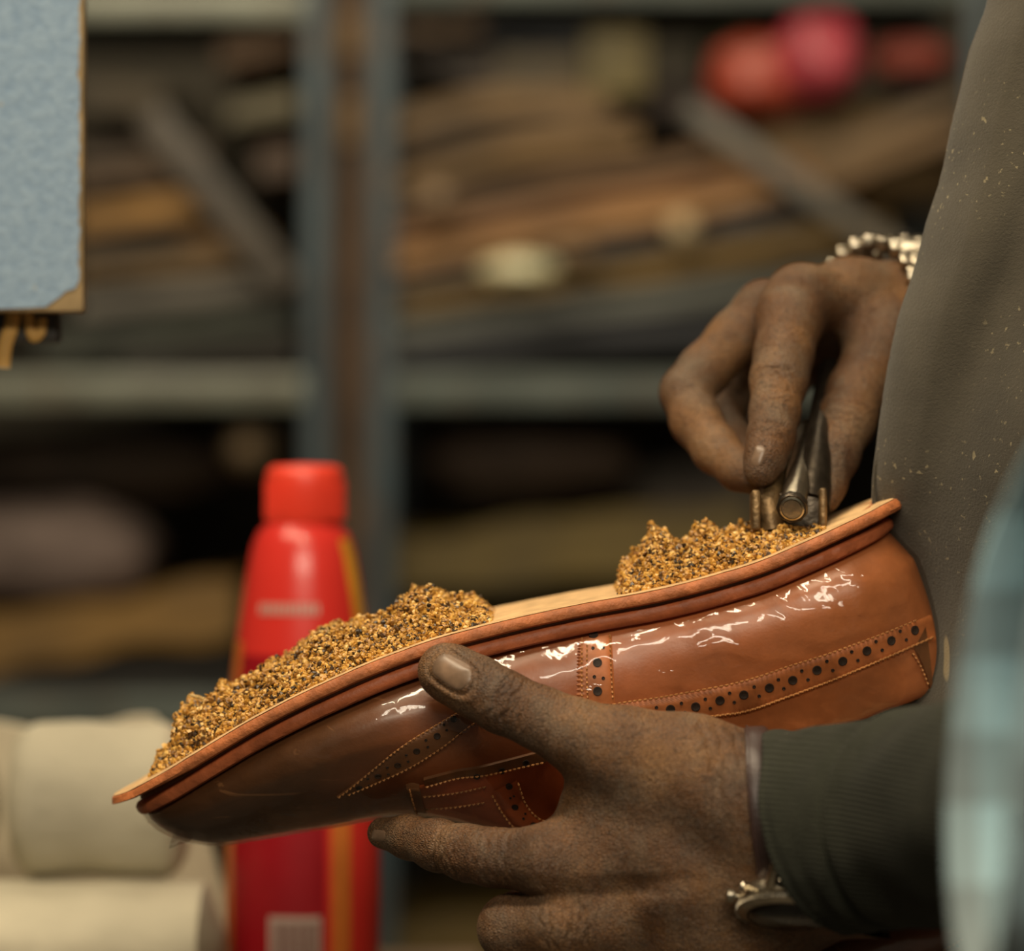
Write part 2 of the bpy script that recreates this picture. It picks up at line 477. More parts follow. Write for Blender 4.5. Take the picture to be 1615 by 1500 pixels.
# welt: rings swept round the sole outline
def outline(s_lo,s_hi,n):
    out=[]
    for i in range(n):
        s=s_lo+(s_hi-s_lo)*(1-math.cos(math.pi*i/(n-1)))/2; out.append((s,1))
    for i in range(1,n-1):
        s=s_hi+(s_lo-s_hi)*(1-math.cos(math.pi*i/(n-1)))/2; out.append((s,-1))
    return out
def ring_band(name, prof_pts, mat, g0=0.0, inner=None, jit=0.0, n=240, shift=0, thin=False):
    """prof_pts: (grow_px, h_px) closed profile swept round the shoe"""
    vs=[]; base=outline(0,LEN,n)
    m=len(prof_pts)
    for s,sd in base:
        for g,h in prof_pts:
            # stretch outline by g
            ss=s*(LEN+2*g)/LEN-g
            j=jit*noise.noise(Vector((ss*0.02,sd*3.1,h*0.03)))+jit*0.5*noise.noise(Vector((ss*0.09,sd*5.1,h*0.05)))
            wv=W(s)+ (g+j)*K*min(1,(W(s)/0.012))**0.8
            toe=max(0,1-s/70.0)**2
            hel=max(0,1-(LEN-s)/60.0)**2
            hh_=h
            if thin: 
                k_=max(0,1-s/110.0)**0.8
                hh_=h if h<-42 else h+(-37-h)*k_*0.75
                ss-=12*toe
            vs.append(sh(ss+hel*shift, sd*max(0,wv), itp(ss,HF)+hh_-(hel*4)-toe*2))
    N=len(base)
    fs=[[i*m+j,i*m+(j+1)%m,((i+1)%N)*m+(j+1)%m,((i+1)%N)*m+j] for i in range(N) for j in range(m)]
    o=mesh_obj(name,vs,fs,mat,SHOE); shade_angle(o,38); return o,vs,fs
ring_band('welt',[(-8,3),(3,3),(8,0),(10.5,-6),(11,-14),(8,-19),(1,-21.5),(-10,-22)],M['welt'],jit=1.6)
ring_band('groove_strip',[(-12,-19),(1,-20),(2,-24),(0,-29),(-12,-30)],M['strip_dark'],jit=1.0)
# sole plate above the groove (the picture's top leather edge)
pl,plv,plf=ring_band('sole_edge',[(-12,-25.5),(8,-25.5),(18,-26.5),(22.5,-29),(24.5,-34),(24,-41),(21.5,-45.5),(15,-47),(-14,-47)],M['plate_edge'],jit=2.2,shift=6,thin=True)
# raw leather face inside the plate
def plate_face():
    vs=[];fs=[]; ns=150; nv=26
    for i in range(ns):
        s=LEN*(1-math.cos(math.pi*i/(ns-1)))/2
        for j in range(nv):
            v=-1+2*j/(nv-1)
            g=19.0; ss=s*(LEN+2*g)/LEN-g
            wv=(W(s)+g*K*min(1,(W(s)/0.012))**0.8)*v
            r=0.5*noise.noise(Vector((ss*0.05,v*6,0)))
            toe=max(0,1-s/70.0)**2; hel=max(0,1-(LEN-s)/60.0)**2
            vs.append(sh(ss+hel*6-12*toe,wv,itp(ss,HF)-47.3-1.2*(1-v**4)+r-hel*4-toe*2))
    fs=[[i*nv+j,i*nv+j+1,(i+1)*nv+j+1,(i+1)*nv+j] for i in range(ns-1) for j in range(nv-1)]
    return mesh_obj('insole',vs,fs,M['insole'],SHOE)
plate_face()
# brogue strips lying on the upper
def polyline(pts,n): return catmull(pts,n)
def ribbon(mb, A, B, n, off, teeth=0, tooth=3.0, cols=5):
    A=polyline(A,n); B=polyline(B,n); rows=[]
    for i in range(n):
        a=A[i]; b=B[i]; row=[]
        e=(1 if i%2 else -1)*tooth/2 if teeth else 0
        dx=b[0]-a[0]; dy=b[1]-a[1]; L=math.hypot(dx,dy) or 1
        for j in range(cols+2):
            t=(j-0.5)/cols if 0<j<=cols else (0 if j==0 else 1)
            x=a[0]+dx*t; y=a[1]+dy*t
            if teeth and j>=cols: x+=dx/L*e; y+=dy/L*e
            o=-0.0004 if j in (0,cols+1) else off
            p,nn=proj(x,y,o); tt=t
            while p is None and tt>0.3:
                tt-=0.04; p,nn=proj(a[0]+dx*tt,a[1]+dy*tt,o)
            row.append(p)
        rows.append(row)
    c=cols+2
    for r0,r1 in zip(rows,rows[1:]):
        if any(p is None for p in r0+r1): continue
        mb.add(r0+r1,[[j,j+1,c+j+1,c+j] for j in range(c-1)])
LU=[(880,1150),(920,1130),(965,1111),(1054,1097),(1169,1074),(1246,1049),(1303,1031),(1380,1003),(1449,976),(1466,968)]
LL=[(880,1186),(940,1166),(1035,1142),(1130,1128),(1176,1121),(1240,1099),(1322,1068),(1399,1036),(1452,1013),(1474,1004)]
class Strip:
    def __init__(s,name,mat): s.mb=MB(); s.name=name; s.mat=mat
    def build(s):
        global ho
        return s
ho=None
def hole(px,py,r,off=0.0009):
    p,n=proj(px,py,off)
    if p is None: return
    rot=n.to_track_quat('Z','Y').to_matrix(); R=rp(r)
    ho.lathe([(R*1.0,-0.0006),(R*1.0,0.00004),(R*0.85,0.00012),(R*0.7,-0.00005),(R*0.3,-0.00012)],p,14,rot)
def holes_along(pts,off=0.0009,big=7.6,small=2.8,spread=7.5,pairs=True):
    for i,a in enumerate(pts):
        hole(a[0],a[1],big,off)
        if i+1<len(pts) and pairs:
            b=pts[i+1]; m=((a[0]+b[0])/2,(a[1]+b[1])/2); dx,dy=b[0]-a[0],b[1]-a[1]; L=math.hypot(dx,dy)
            for s_ in (-1,1): hole(m[0]-dy/L*spread*s_+2*s_,m[1]+dx/L*spread*s_,small,off)
def strip(name,mat,A,B,n,off,teeth=0,tooth=4.0,cols=5,holes=None):
    """a pinked overlay with its punched holes in one mesh"""
    global ho
    mb=MB(); ribbon(mb,A,B,n,off,teeth,tooth,cols); nf=len(mb.f)
    ho=mb
    if holes: holes()
    o=mb.build(name,M[mat],SHOE,auto=60)
    if holes:
        o.data.materials.append(M['hole'])
        for p in o.data.polygons[nf:]: p.material_index=1
    return o
def h_long(): holes_along([(1020,1127),(1057,1118),(1097,1114),(1135,1104),(1173,1095),(1213,1084),(1250,1072),(1288,1056),(1328,1042),(1366,1026),(1404,1010),(1441,994)],0.0010)
def h_side():
    for x,y,r in [(936,1003,7.5),(942,1046,7.5),(942,1090,7.5),(935,1024,2.8),(951,1023,2.8),(937,1068,2.8),(951,1070,2.8)]: hole(x,y,r,0.0011)
def h_toe(): holes_along([(715,1134),(689,1160),(657,1183),(627,1205),(596,1222),(566,1240)],0.0009,5.6,2.2,6)
def h_wing():
    for x,y in [(791,1212),(829,1200),(752,1220)]: hole(x,y+2,5.6,0.0013)
def h_face(): holes_along([(803,1238),(813,1270),(843,1298)],0.0013,5.6,2.0,5)
strip('brogue_strip','strip',LU,[(x,y+7) for x,y in LL],170,0.0007,1,4.2,holes=h_long)
strip('side_strap','strip',[(966,1001),(969,1050),(972,1110)],[(911,1012),(909,1052),(909,1110)],34,0.0009,1,4.0,6,h_side)
TU=[(740,1112),(707,1131),(633,1175),(596,1204),(559,1234),(530,1256)]
TL=[(782,1128),(748,1146),(700,1181),(651,1211),(596,1236),(545,1257)]
strip('toe_cap_strip','strip_dark',TU,TL,90,0.0007,1,4.0,holes=h_toe)
strip('lace_facing','facing',[(656,1240),(720,1222),(790,1203),(870,1180),(930,1160)],[(662,1282),(730,1300),(790,1306),(850,1316),(930,1330)],60,0.0005,cols=16)
strip('wing_edge','strip_dark',[(668,1226),(720,1213),(761,1206),(858,1181),(900,1168)],[(670,1237),(722,1225),(770,1220),(862,1202),(905,1190)],70,0.0011,1,3.0,holes=h_wing)
strip('facing_overlay','facing',[(817,1228),(829,1262),(850,1286),(880,1300)],[(775,1246),(792,1276),(813,1302),(845,1322)],30,0.0011,cols=5,holes=h_face)
strip('facing_tab','strip_dark',[(640,1236),(650,1234),(661,1236)],[(656,1284),(664,1285),(675,1287)],16,0.0013,cols=8)
strip('heel_strip','strip_dark',[(1459,985),(1464,1020),(1468,1060),(1470,1090)],[(1440,1024),(1450,1045),(1460,1068),(1466,1092)],24,0.0009,cols=5)

# stitching: short raised threads
st=MB()
def stitch(line, off, pitch=7.5, r=0.00042, dens=60):
    pts=catmull(line,dens*len(line)); 
    acc=0; out=[pts[0]]
    for a,b in zip(pts,pts[1:]):
        acc+=math.hypot(b[0]-a[0],b[1]-a[1])
        if acc>=pitch: out.append(b); acc=0
    for a,b in zip(out,out[1:]):
        c=(a[0]+(b[0]-a[0])*0.68,a[1]+(b[1]-a[1])*0.68); mid=((a[0]+c[0])/2,(a[1]+c[1])/2)
        p0,_=proj(*a,off); p1,_=proj(*mid,off+0.00035); p2,_=proj(*c,off)
        if p0 is None or p1 is None or p2 is None: continue
        st.tube([p0,p1,p2],[r*0.6,r,r*0.6],6)
stitch(LU[:-1],0.0008); stitch([(x,y+8) for x,y in LU[:1]]+LL[1:],0.0008)
stitch([(x,y-1) for x,y in LL],0.0009)
stitch([(962,1003),(963,1050),(966,1108)],0.0009,7); stitch([(926,1010),(925,1060),(926,1108)],0.0009,7)
stitch([(918,1008),(917,1060),(917,1108)],0.0009,7)
stitch([(x-1,y+2) for x,y in TU],0.0008,7); stitch([(x-3,y-4) for x,y in TL],0.0009,7)
stitch([(672,1237),(722,1224),(772,1219),(862,1200)],0.0012,7)
stitch([(668,1254),(720,1248),(773,1237)],0.0007,7); stitch([(664,1274),(720,1270),(773,1262)],0.0007,7)
stitch([(777,1250),(793,1277),(813,1301),(839,1318)],0.0014,7); stitch([(817,1232),(829,1263),(850,1287),(878,1296)],0.0014,7)
stitch([(646,1240),(652,1262),(660,1284)],0.0015,7)
stitch([(1437,1030),(1450,1052),(1462,1082)],0.0010,7)
so=st.build('stitching',M['thread'],SHOE)

# clear plastic film stretched over the upper
def film_disp(p,s,q,sd):
    # tight folds near the sole edge, nearly smooth lower down
    b=min(1,max(0,(s-430)/250.0)); amp=0.0003+0.0009*b*(0.25+0.75*math.exp(-((q-0.22)/0.20)**2))
    v=p*1.0
    a=noise.noise(Vector((v.x*28+v.z*30,v.y*20,v.z*70-v.x*22)))
    r=(1-abs(a)*2.2); r=max(0,r)**3
    r2=1-abs(noise.noise(Vector((v.x*60-v.z*30+7,v.y*40,v.z*110+3))))*2.4; r2=max(0,r2)**3
    d=amp*(r+0.45*r2)+0.0003*noise.noise(v*60)
    if s<430: d+=0.0006*max(0,noise.noise(v*70))
    return p+Vector((0,-sd*d*0.9,d*0.35))
vs2,fs2,_=shoe_grid(560,off=0.0015,disp=film_disp)
film=mesh_obj('clear_film',vs2,fs2,M['film'],SHOE)
film['label']='clear glossy plastic film wrapped over the leather upper'
# loose tail of film under the toe
mb=MB(); tail=[]
for i in range(8):
    for j in range(8):
        t=i/7; u=j/7
        p=sh(14+34*t, -0.014+0.028*u, 42+ 18*t+ 26*(1-t)*0.6+ 8*u + 3*noise.noise(Vector((t*3,u*3,1))))
        tail.append(p)
mb.add(tail,[[i*8+j,i*8+j+1,(i+1)*8+j+1,(i+1)*8+j] for i in range(7) for j in range(7)])
mb.build('film_tail',M['film'],SHOE)

# ------------------------------------------------------------------ cork filling
def scale_c(p,y): 
    f=y/F; return (807.5+(p[0]-807.5)*f, 750+(p[1]-750)*f)
ICO=bmesh.new(); bmesh.ops.create_icosphere(ICO,subdivisions=1,radius=1.0); ICO.verts.index_update()
icv=np.array([v.co[:] for v in ICO.verts]); icf=np.array([[v.index for v in f.verts] for f in ICO.faces]); ICO.free()
def cork(name,label,sil,vmin,vmax,count,seed,gl=()):
    r=np.random.RandomState(seed)
    tab=sorted(to_sh(*scale_c(p,Y0-0.005)) for p in sil)
    s0,s1=tab[0][0],tab[-1][0]
    V=[];Fc=[];nb=0
    def top(s,v):
        base=itp(s,HF)-48
        # the picture's silhouette is the crest of the mound
        hh=max(0,base-itp(s,tab))
        wm=max(0.002,W(min(max(s,2),LEN-2))-0.004)
        c=v/wm
        if abs(c)>=1: return None
        fall=(1-abs(c)**3.0)**0.6
        n1=noise.noise(Vector((s*K*90,v*90,seed))); n2=noise.noise(Vector((s*K*260,v*260,seed+3)))
        lump=1+0.22*n1*(abs(c)+0.2)
        return base, hh*fall*lump + hh*0.10*n2
    # solid body under the granules
    bv=[];bf=[]; ns,nv=90,28
    for i in range(ns):
        s=s0+(s1-s0)*i/(ns-1)
        wm=max(0.002,W(min(max(s,2),LEN-2))-0.0045)
        for j in range(nv):
            v=wm*(-1+2*j/(nv-1))*0.999
            t=top(s,v); bv.append(sh(s,v,t[0]+1-max(0,t[1]*0.86-9)))
    b0=len(bv)
    for i in range(ns):
        s=s0+(s1-s0)*i/(ns-1); wm=max(0.002,W(min(max(s,2),LEN-2))-0.0045)
        for j in range(nv): bv.append(sh(s,wm*(-1+2*j/(nv-1)),itp(s,HF)-46.5))
    for k in (0,b0):
        bf+= [[k+i*nv+j,k+i*nv+j+1,k+(i+1)*nv+j+1,k+(i+1)*nv+j] for i in range(ns-1) for j in range(nv-1)]
    V.append(np.array([tuple(x) for x in bv])); faces=[bf]; nb=len(bv)
    gv=[];gf=[]
    placed=0; tries=0
    while placed<count and tries<count*6:
        tries+=1
        s=s0+(s1-s0)*r.rand(); wm=W(min(max(s,2),LEN-2))-0.004
        # more on the near side and the crest
        v=wm*(r.rand()**0.75*2-1) if r.rand()<0.8 else wm*(1-0.25*r.rand())
        t=top(s,v)
        if t is None or t[1]<1.0: continue
        cl=noise.noise(Vector((s*K*420,v*420,seed+9)))
        c2=noise.noise(Vector((s*K*170,v*170,seed+19)))
        hh=t[1]-3+ (r.rand()-0.6)*8 + max(0,cl)*16*min(1,t[1]/25)+c2*14*min(1,t[1]/30)
        if hh<0.5: hh=0.5+r.rand()*2
        p=sh(s,v,t[0]-hh)
        z=(0.00045+0.00095*r.rand()**2.0)*(1.0+0.3*(r.rand()<0.05))
        R=np.array(Matrix.Rotation(r.rand()*6.28,3,Vector(r.randn(3))+Vector((0,0,1e-3))))
        g=icv*(1+0.75*(r.rand(len(icv),1)-0.5))*np.array([1,0.5+0.5*r.rand(),0.35+0.6*r.rand()])
        gv.append((g*z)@R.T+np.array(p)); gf.append(icf+nb); nb+=len(icv); placed+=1
    allv=np.concatenate([V[0]]+gv); allf=bf+np.concatenate(gf).tolist()
    o=mesh_obj(name,allv,allf,M['cork'],None,smooth=False)
    tag(o,label,'cork'); o['kind']='stuff'; recenter(o)
    # threads of dried cement lying on the mound
    return o
SIL1=[(252,1214),(258,1196),(280,1168),(291,1130),(306,1110),(330,1110),(345,1096),(398,1078),(412,1062),(440,1050),(470,1034),(505,1008),(545,995),(590,985),(617,975),(634,955),(655,945),(680,938),(700,948),(712,962),(738,952),(764,962),(776,975),(798,975),(830,972)]
SIL2=[(972,944),(977,925),(985,900),(1008,882),(1024,858),(1036,842),(1054,852),(1066,868),(1090,862),(1100,845),(1116,836),(1132,848),(1170,846),(1210,840),(1260,836),(1300,832),(1330,826),(1350,816)]
cork('cork_filling','big mound of wet golden brown cork paste on the toe half of the upturned sole',SIL1,0,0,24000,3)
cork('cork_filling','smaller crumbly mound of cork paste under the metal tool on the heel half of the sole',SIL2,0,0,15000,5)
# glue strands
def strand(label,pts,r,y=Y0-0.01):
    m=MB(); q=catmull([tuple(P(*scale_c(p,1.0*F),y)) for p in pts],24)
    rr=[r*(0.55+0.7*abs(noise.noise(Vector((i*0.5,1,2)))) )*(1 if 1<i<22 else 0.6) for i in range(24)]
    m.tube(q,rr,8,flat=0.6); o=m.build('cement_strand',M['glue']); tag(o,label,'glue'); recenter(o)
strand('pale flat strand of dried cement along the ridge of the toe mound',[(440,1052),(470,1036),(495,1019),(520,1005),(535,999)],0.0015,Y0-0.012)
strand('curled pale flick of dried cement sticking up at the toe end of the mound',[(330,1118),(322,1104),(310,1099),(298,1096)],0.0010,Y0-0.014)
strand('tiny pale spike of cement standing on the ridge of the toe mound',[(527,1003),(519,998),(515,989)],0.0008,Y0-0.012)

# ------------------------------------------------------------------ the person
PERSON=thing('person','person in grey-brown apron, hands holding the shoe and pressing cork with a tool','person',(0.42,1.55,0.0))
# left hand (near): thumb on top of the shoe, fingers under it
fl=Field(P(560,1640,1.325)-Vector((0.004,0,0)), P(1300,1000,1.475)+Vector((0.012,0,0.004)), 0.00085)
fing=fl.new()
def finger(pts,k=0.004,kk=0.0012):
    g=fl.new(); chain(fl,g,pts,k)
    global fing
    fing=smin(fing,g,kk)
finger([(930,1365,1.366,60),(870,1358,1.364,58),(775,1352,1.376,44),(735,1345,1.384,43),(690,1333,1.397,39),(645,1320,1.411,33),(604,1314,1.421,25)])
finger([(965,1448,1.366,62),(890,1456,1.364,60),(808,1464,1.376,52),(822,1448,1.412,42),(870,1415,1.440,34),(905,1395,1.448,30)])
finger([(1010,1530,1.370,60),(930,1545,1.366,56),(850,1560,1.380,50),(870,1535,1.418,40),(915,1490,1.445,33)])
finger([(1060,1590,1.378,52),(980,1620,1.378,46),(920,1620,1.395,40),(940,1590,1.425,32)])
th=fl.new(); chain(fl,th,[(1085,1215,1.356,80),(985,1185,1.358,68),(905,1158,1.361,54),(850,1132,1.365,47),(795,1108,1.369,47),(750,1083,1.375,46),(712,1063,1.381,43),(700,1057,1.383,40)],0.005)
palm=fl.new()
for a in [[(930,1370,1.366,58),(1060,1330,1.360,72),(1230,1290,1.352,84)],[(965,1448,1.366,62),(1080,1405,1.360,72),(1230,1340,1.352,82)],
          [(1010,1530,1.370,60),(1110,1470,1.366,72),(1240,1390,1.356,82)],[(1060,1590,1.378,56),(1140,1520,1.372,70),(1250,1430,1.362,76)],
          [(1085,1215,1.356,82),(1160,1248,1.352,84),(1240,1265,1.350,88)],[(962,1215,1.366,58),(950,1290,1.370,60),(945,1360,1.368,60)],
          [(1020,1260,1.362,70),(1010,1330,1.366,70)],[(1240,1265,1.350,90),(1420,1290,1.315,88)],[(1240,1330,1.352,88),(1420,1350,1.320,85)],[(1250,1400,1.358,80),(1420,1400,1.325,80)]]:
    chain(fl,palm,a,0.012)
hand=smin(palm,th,0.010); hand=smin(hand,fing,0.007)
def dirn(a,b): return Vector(P(*b))-Vector(P(*a))
NEAR=(0,-1,0.25)
fl.crease(hand,P(798,1095,1.352),dirn((850,1132,1.36),(750,1083,1.37)),[-0.0062,-0.0036,-0.0008,0.0022,0.0048],0.0017,0.0008,0.0125)
fl.crease(hand,P(742,1062,1.366),dirn((795,1108,1.36),(712,1063,1.37)),[0.0,0.0028],0.0004,0.0007,0.008)
fl.crease(hand,P(900,1120,1.345),dirn((985,1185,1.358),(850,1132,1.365)),[-0.006,-0.002,0.003,0.008],0.0004,0.0010,0.012)
fl.crease(hand,P(700,1350,1.385),dirn((775,1352,1.38),(645,1320,1.40)),[-0.008,-0.0055,-0.003,0.0,0.003],0.0013,0.0008,0.012)
fl.crease(hand,P(775,1345,1.366),dirn((870,1358,1.366),(735,1345,1.38)),[-0.006,-0.002,0.002,0.006],0.0009,0.0009,0.012)
fl.crease(hand,P(880,1400,1.35),dirn((930,1365,1.366),(830,1358,1.366)),[-0.006,-0.002,0.003,0.007],0.0005,0.0010,0.016)
fl.crease(hand,P(880,1475,1.35),dirn((965,1448,1.366),(830,1475,1.366)),[-0.010,-0.007,-0.004,-0.001,0.002,0.005],0.0011,0.0008,0.016)
fl.crease(hand,P(1165,1190,1.335),(1,0,0.25),[-0.010,-0.005,0.0,0.004],0.0011,0.0011,0.016)
fl.crease(hand,P(1000,1400,1.345),dirn((1000,1380,1.35),(1010,1440,1.35)),[0.0],0.0016,0.0045,0.022)
fl.nailbed(hand,P(713,1059,1.374),(-42,0,26),rp(37),rp(25),0.0009)
V1,F1=surface_net(hand,fl.lo,fl.h)
del hand,palm,th,fing
# right hand (far side): fingers round the tool
fl=Field(P(1010,830,1.41)-Vector((0.0,0,0.0)), P(1660,360,1.60), 0.0009)
fing=fl.new()
finger([(1262,468,1.512,52),(1247,500,1.500,53),(1236,560,1.482,45),(1229,600,1.474,44),(1222,650,1.462,38),(1216,690,1.452,36),(1207,722,1.445,31),(1200,742,1.442,27)])
finger([(1205,490,1.528,46),(1160,535,1.524,43),(1110,585,1.520,40),(1082,618,1.516,39),(1098,665,1.506,39),(1130,710,1.492,36),(1165,742,1.478,31),(1185,752,1.470,28)])
finger([(1215,560,1.545,42),(1165,610,1.548,34),(1140,650,1.545,30),(1158,695,1.528,28),(1185,725,1.512,25)])
finger([(1250,590,1.560,36),(1195,650,1.565,27),(1185,690,1.552,24),(1205,725,1.530,22)])
palm=fl.new(); th=fl.new()
chain(fl,th,[(1400,540,1.520,62),(1352,620,1.496,46),(1335,665,1.484,44),(1315,720,1.470,37),(1303,762,1.460,30),(1300,785,1.455,25)],0.005)
for a in [[(1258,480,1.510,52),(1340,468,1.528,54),(1450,475,1.540,64)],[(1210,490,1.530,44),(1300,485,1.550,50),(1450,480,1.560,62)],
          [(1215,550,1.550,40),(1300,530,1.565,46),(1450,500,1.575,56)],[(1400,540,1.525,60),(1450,510,1.545,62)],[(1250,570,1.562,34),(1330,555,1.570,40),(1440,530,1.570,50)],
          [(1445,475,1.545,64),(1640,480,1.58,74)],[(1445,500,1.57,60),(1640,500,1.60,70)]]:
    chain(fl,palm,a,0.010)
hand=smin(palm,th,0.009); hand=smin(hand,fing,0.006)
fl.crease(hand,P(1226,590,1.455),dirn((1236,560,1.48),(1222,650,1.46)),[-0.007,-0.0045,0.003,0.0055,0.008],0.0016,0.0008,0.011)
fl.crease(hand,P(1215,672,1.440),dirn((1222,650,1.46),(1207,722,1.45)),[-0.003,0.0,0.0025],0.0012,0.0007,0.009)
fl.crease(hand,P(1340,650,1.475),dirn((1352,620,1.49),(1315,720,1.47)),[-0.003,0.0,0.003,0.006],0.0012,0.0008,0.010)
V2,F2=surface_net(hand,fl.lo,fl.h)
del hand,palm,th,fing
# arms and trunk, mostly under the clothes
fl=Field((0.06,0.80,0.55),(0.80,1.95,1.62),0.006)
body=fl.new()
def bc(pts,k=0.03):
    for a,b in zip(pts,pts[1:]): fl.cone(body,a[0],b[0],a[1],b[1],k,mar=0.05)
el=P(1900,1215,1.13)
bc([(P(1330,1325,1.338),0.022),(P(1470,1295,1.303),0.024),(P(1640,1265,1.237),0.029),(el,0.036),(Vector((0.40,1.30,1.42)),0.050)],0.008)
er=Vector((0.46,1.80,1.10))
bc([(P(1560,490,1.575),0.024),(P(1800,500,1.66),0.034),(er,0.042),(Vector((0.42,1.74,1.42)),0.052)])
bc([(Vector((0.44,1.40,1.38)),0.09),(Vector((0.44,1.66,1.38)),0.09)])
bc([(Vector((0.42,1.48,1.30)),0.115),(Vector((0.42,1.50,0.95)),0.11),(Vector((0.43,1.50,0.62)),0.12)],0.05)
bc([(Vector((0.42,1.62,1.30)),0.115),(Vector((0.42,1.62,0.95)),0.11),(Vector((0.43,1.62,0.62)),0.12)],0.05)
V3,F3=surface_net(body,fl.lo,fl.h)
# sweater and trousers: the trunk grown outward a little and cut at the waist
TR_LO,TR_H=fl.lo.copy(),fl.h
xx=fl.ax[0][:,None,None]; zz=fl.ax[2][None,None,:]
SWEATER=surface_net(np.maximum(np.maximum(body-0.009,0.98-zz),0.255-xx),fl.lo,fl.h)
TROUSERS=surface_net(np.maximum(np.maximum(body-0.010,zz-1.0),0.29-xx),fl.lo,fl.h); del body
Vb=np.concatenate([V1,V2,V3]); Fb=np.concatenate([F1,F2+len(V1),F3+len(V1)+len(V2)])
BODY=mesh_obj('body',Vb,Fb,M['skin'],PERSON)
hbvh=BVHTree.FromPolygons(V1.tolist(),F1.tolist()); rbvh=BVHTree.FromPolygons(V2.tolist(),F2.tolist())

def nail(cx,cy,ax,half_l,half_w,tree,arch=0.0011,label=None,skew=0.0):
    """curved nail plate laid on the finger; ax = direction (px,py) from cuticle to tip"""
    L=math.hypot(*ax); u=(ax[0]/L,ax[1]/L); v=(-u[1],u[0]); n=18; vs=[]; ok=True
    for i in range(n+1):
        for j in range(n+1):
            a=-1+2*i/n; b=-1+2*j/n
            x=a*half_l; 
            wdt=half_w*(1-0.06*a)*math.sqrt(max(0.0,1-abs(a)**5.0)*0.9+0.1)
            x=x*(math.sqrt(1-0.35*b*b))
            px=cx+u[0]*x+v[0]*b*wdt+skew*b*b*u[0]; py=cy+u[1]*x+v[1]*b*wdt
            edge=max(abs(a),abs(b)); off=arch*(1-edge**3)-0.0003
            p,nn=proj(px,py,off,tree)
            if p is None: ok=False; p=P(px,py,1.4)
            vs.append(p)
    m=n+1
    fs=[[i*m+j,i*m+j+1,(i+1)*m+j+1,(i+1)*m+j] for i in range(n) for j in range(n)]
    o=mesh_obj('fingernail',vs,fs,M['nail'],PERSON); return o
nail(713,1059,(-42,-26),37,25,hbvh,0.0009)
nail(597,1318,(-12,-2),13,11,hbvh,0.0007)
nail(1196,719,(-9,26),20,11,rbvh,0.0008)

# ------------------------------------------------------------------ clothes
def knit_mat():
    t=NT('dark_knit')
    wv=t.n('ShaderNodeTexWave'); wv.wave_type='BANDS'; wv.bands_direction='Z'; wv.inputs['Scale'].default_value=170; wv.inputs['Distortion'].default_value=1.5; wv.inputs['Detail'].default_value=2
    t.link(t.coords(),wv.inputs[0])
    c=t.ramp(t.noise(22,5,0.6),[(0.3,(0.020,0.021,0.015)),(0.7,(0.042,0.043,0.031))])
    dust=t.ramp(t.noise(55,3,0.6,dist=1.5),[(0.66,0.0),(0.75,0.5)])
    c=t.mix(dust,c,(0.14,0.13,0.10))
    t.set(color=c,rough=0.95,spec=0.12,sheen=0.04,normal=t.bump(wv.outputs['Fac'],0.5,0.0012,t.bump(t.noise(500,3),0.4,0.0008)))
    return t.m
M['knit']=knit_mat()
def apron_mat():
    t=NT('apron_suede')
    c=t.ramp(t.noise(9,6,0.65),[(0.25,(0.042,0.036,0.026)),(0.5,(0.070,0.060,0.043)),(0.75,(0.102,0.088,0.063))])
    dk=t.ramp(t.noise(26,5,0.6,dist=0.8),[(0.60,0.0),(0.78,0.5)]); c=t.mix(dk,c,(0.055,0.045,0.032))
    dust=t.ramp(t.noise(420,2,0.5),[(0.66,0.0),(0.72,0.55)]); 
    far=t.ramp(t.noise(14,3),[(0.45,0.0),(0.6,1.0)])
    c=t.mix(t.math('MULTIPLY',dust,far),c,(0.42,0.35,0.20))
    sc=t.ramp(t.noise(26,2,0.4,co=t.coords((2.2,1,0.45)),dist=0.5),[(0.735,0.0),(0.76,0.6)])
    c=t.mix(sc,c,(0.38,0.29,0.15))
    t.set(color=c,rough=0.95,spec=0.1,sheen=0.16,sheen_rough=0.6,normal=t.bump(t.noise(900,4,0.7),0.6,0.0008,t.bump(t.noise(30,3),0.2,0.003)))
    return t.m
M['apron']=apron_mat()
def shirt_mat():
    t=NT('checked_shirt')
    co=t.coords()
    def bands(sc,ax,d):
        wv=t.n('ShaderNodeTexWave'); wv.bands_direction=ax; wv.inputs['Scale'].default_value=sc; wv.inputs['Distortion'].default_value=d; wv.inputs['Detail'].default_value=1; wv.inputs['Detail Scale'].default_value=0.6
        t.link(co,wv.inputs[0]); return t.ramp(wv.outputs['Fac'],[(0.45,0.0),(0.62,1.0)])
    a=bands(9.0,'X',1.2); b=bands(7.5,'Z',1.2)
    c=t.mix(t.math('MULTIPLY',a,0.42),(0.40,0.60,0.68),(0.15,0.105,0.075))
    c=t.mix(t.math('MULTIPLY',b,0.45),c,(0.12,0.11,0.10))
    t.set(color=c,rough=0.9,spec=0.2,normal=t.bump(t.noise(40,3),0.3,0.004))
    return t.m
M['shirt']=shirt_mat()
M['strap']=simple('brown_watch_leather',(0.034,0.015,0.012),0.42,var=0.3,scale=80,bump=0.4,bscale=500,bd=0.0005)
M['steel']=simple('worn_steel',(0.52,0.46,0.36),0.28,1.0,var=0.25,scale=160,bump=0.3,bscale=500,bd=0.0004)
M['dial']=simple('watch_dial',(0.10,0.085,0.06),0.35,var=0.2)
t=NT('watch_glass'); t.set(color=(0.9,0.9,0.85),rough=0.03,trans=1.0,ior=1.5); M['glass']=t.m

M['trousers']=simple('dark_trouser_cloth',(0.030,0.032,0.038),0.9,var=0.25,scale=20)
mesh_obj('sweater',SWEATER[0],SWEATER[1],M['knit'],PERSON)
mesh_obj('trousers',TROUSERS[0],TROUSERS[1],M['trousers'],PERSON)
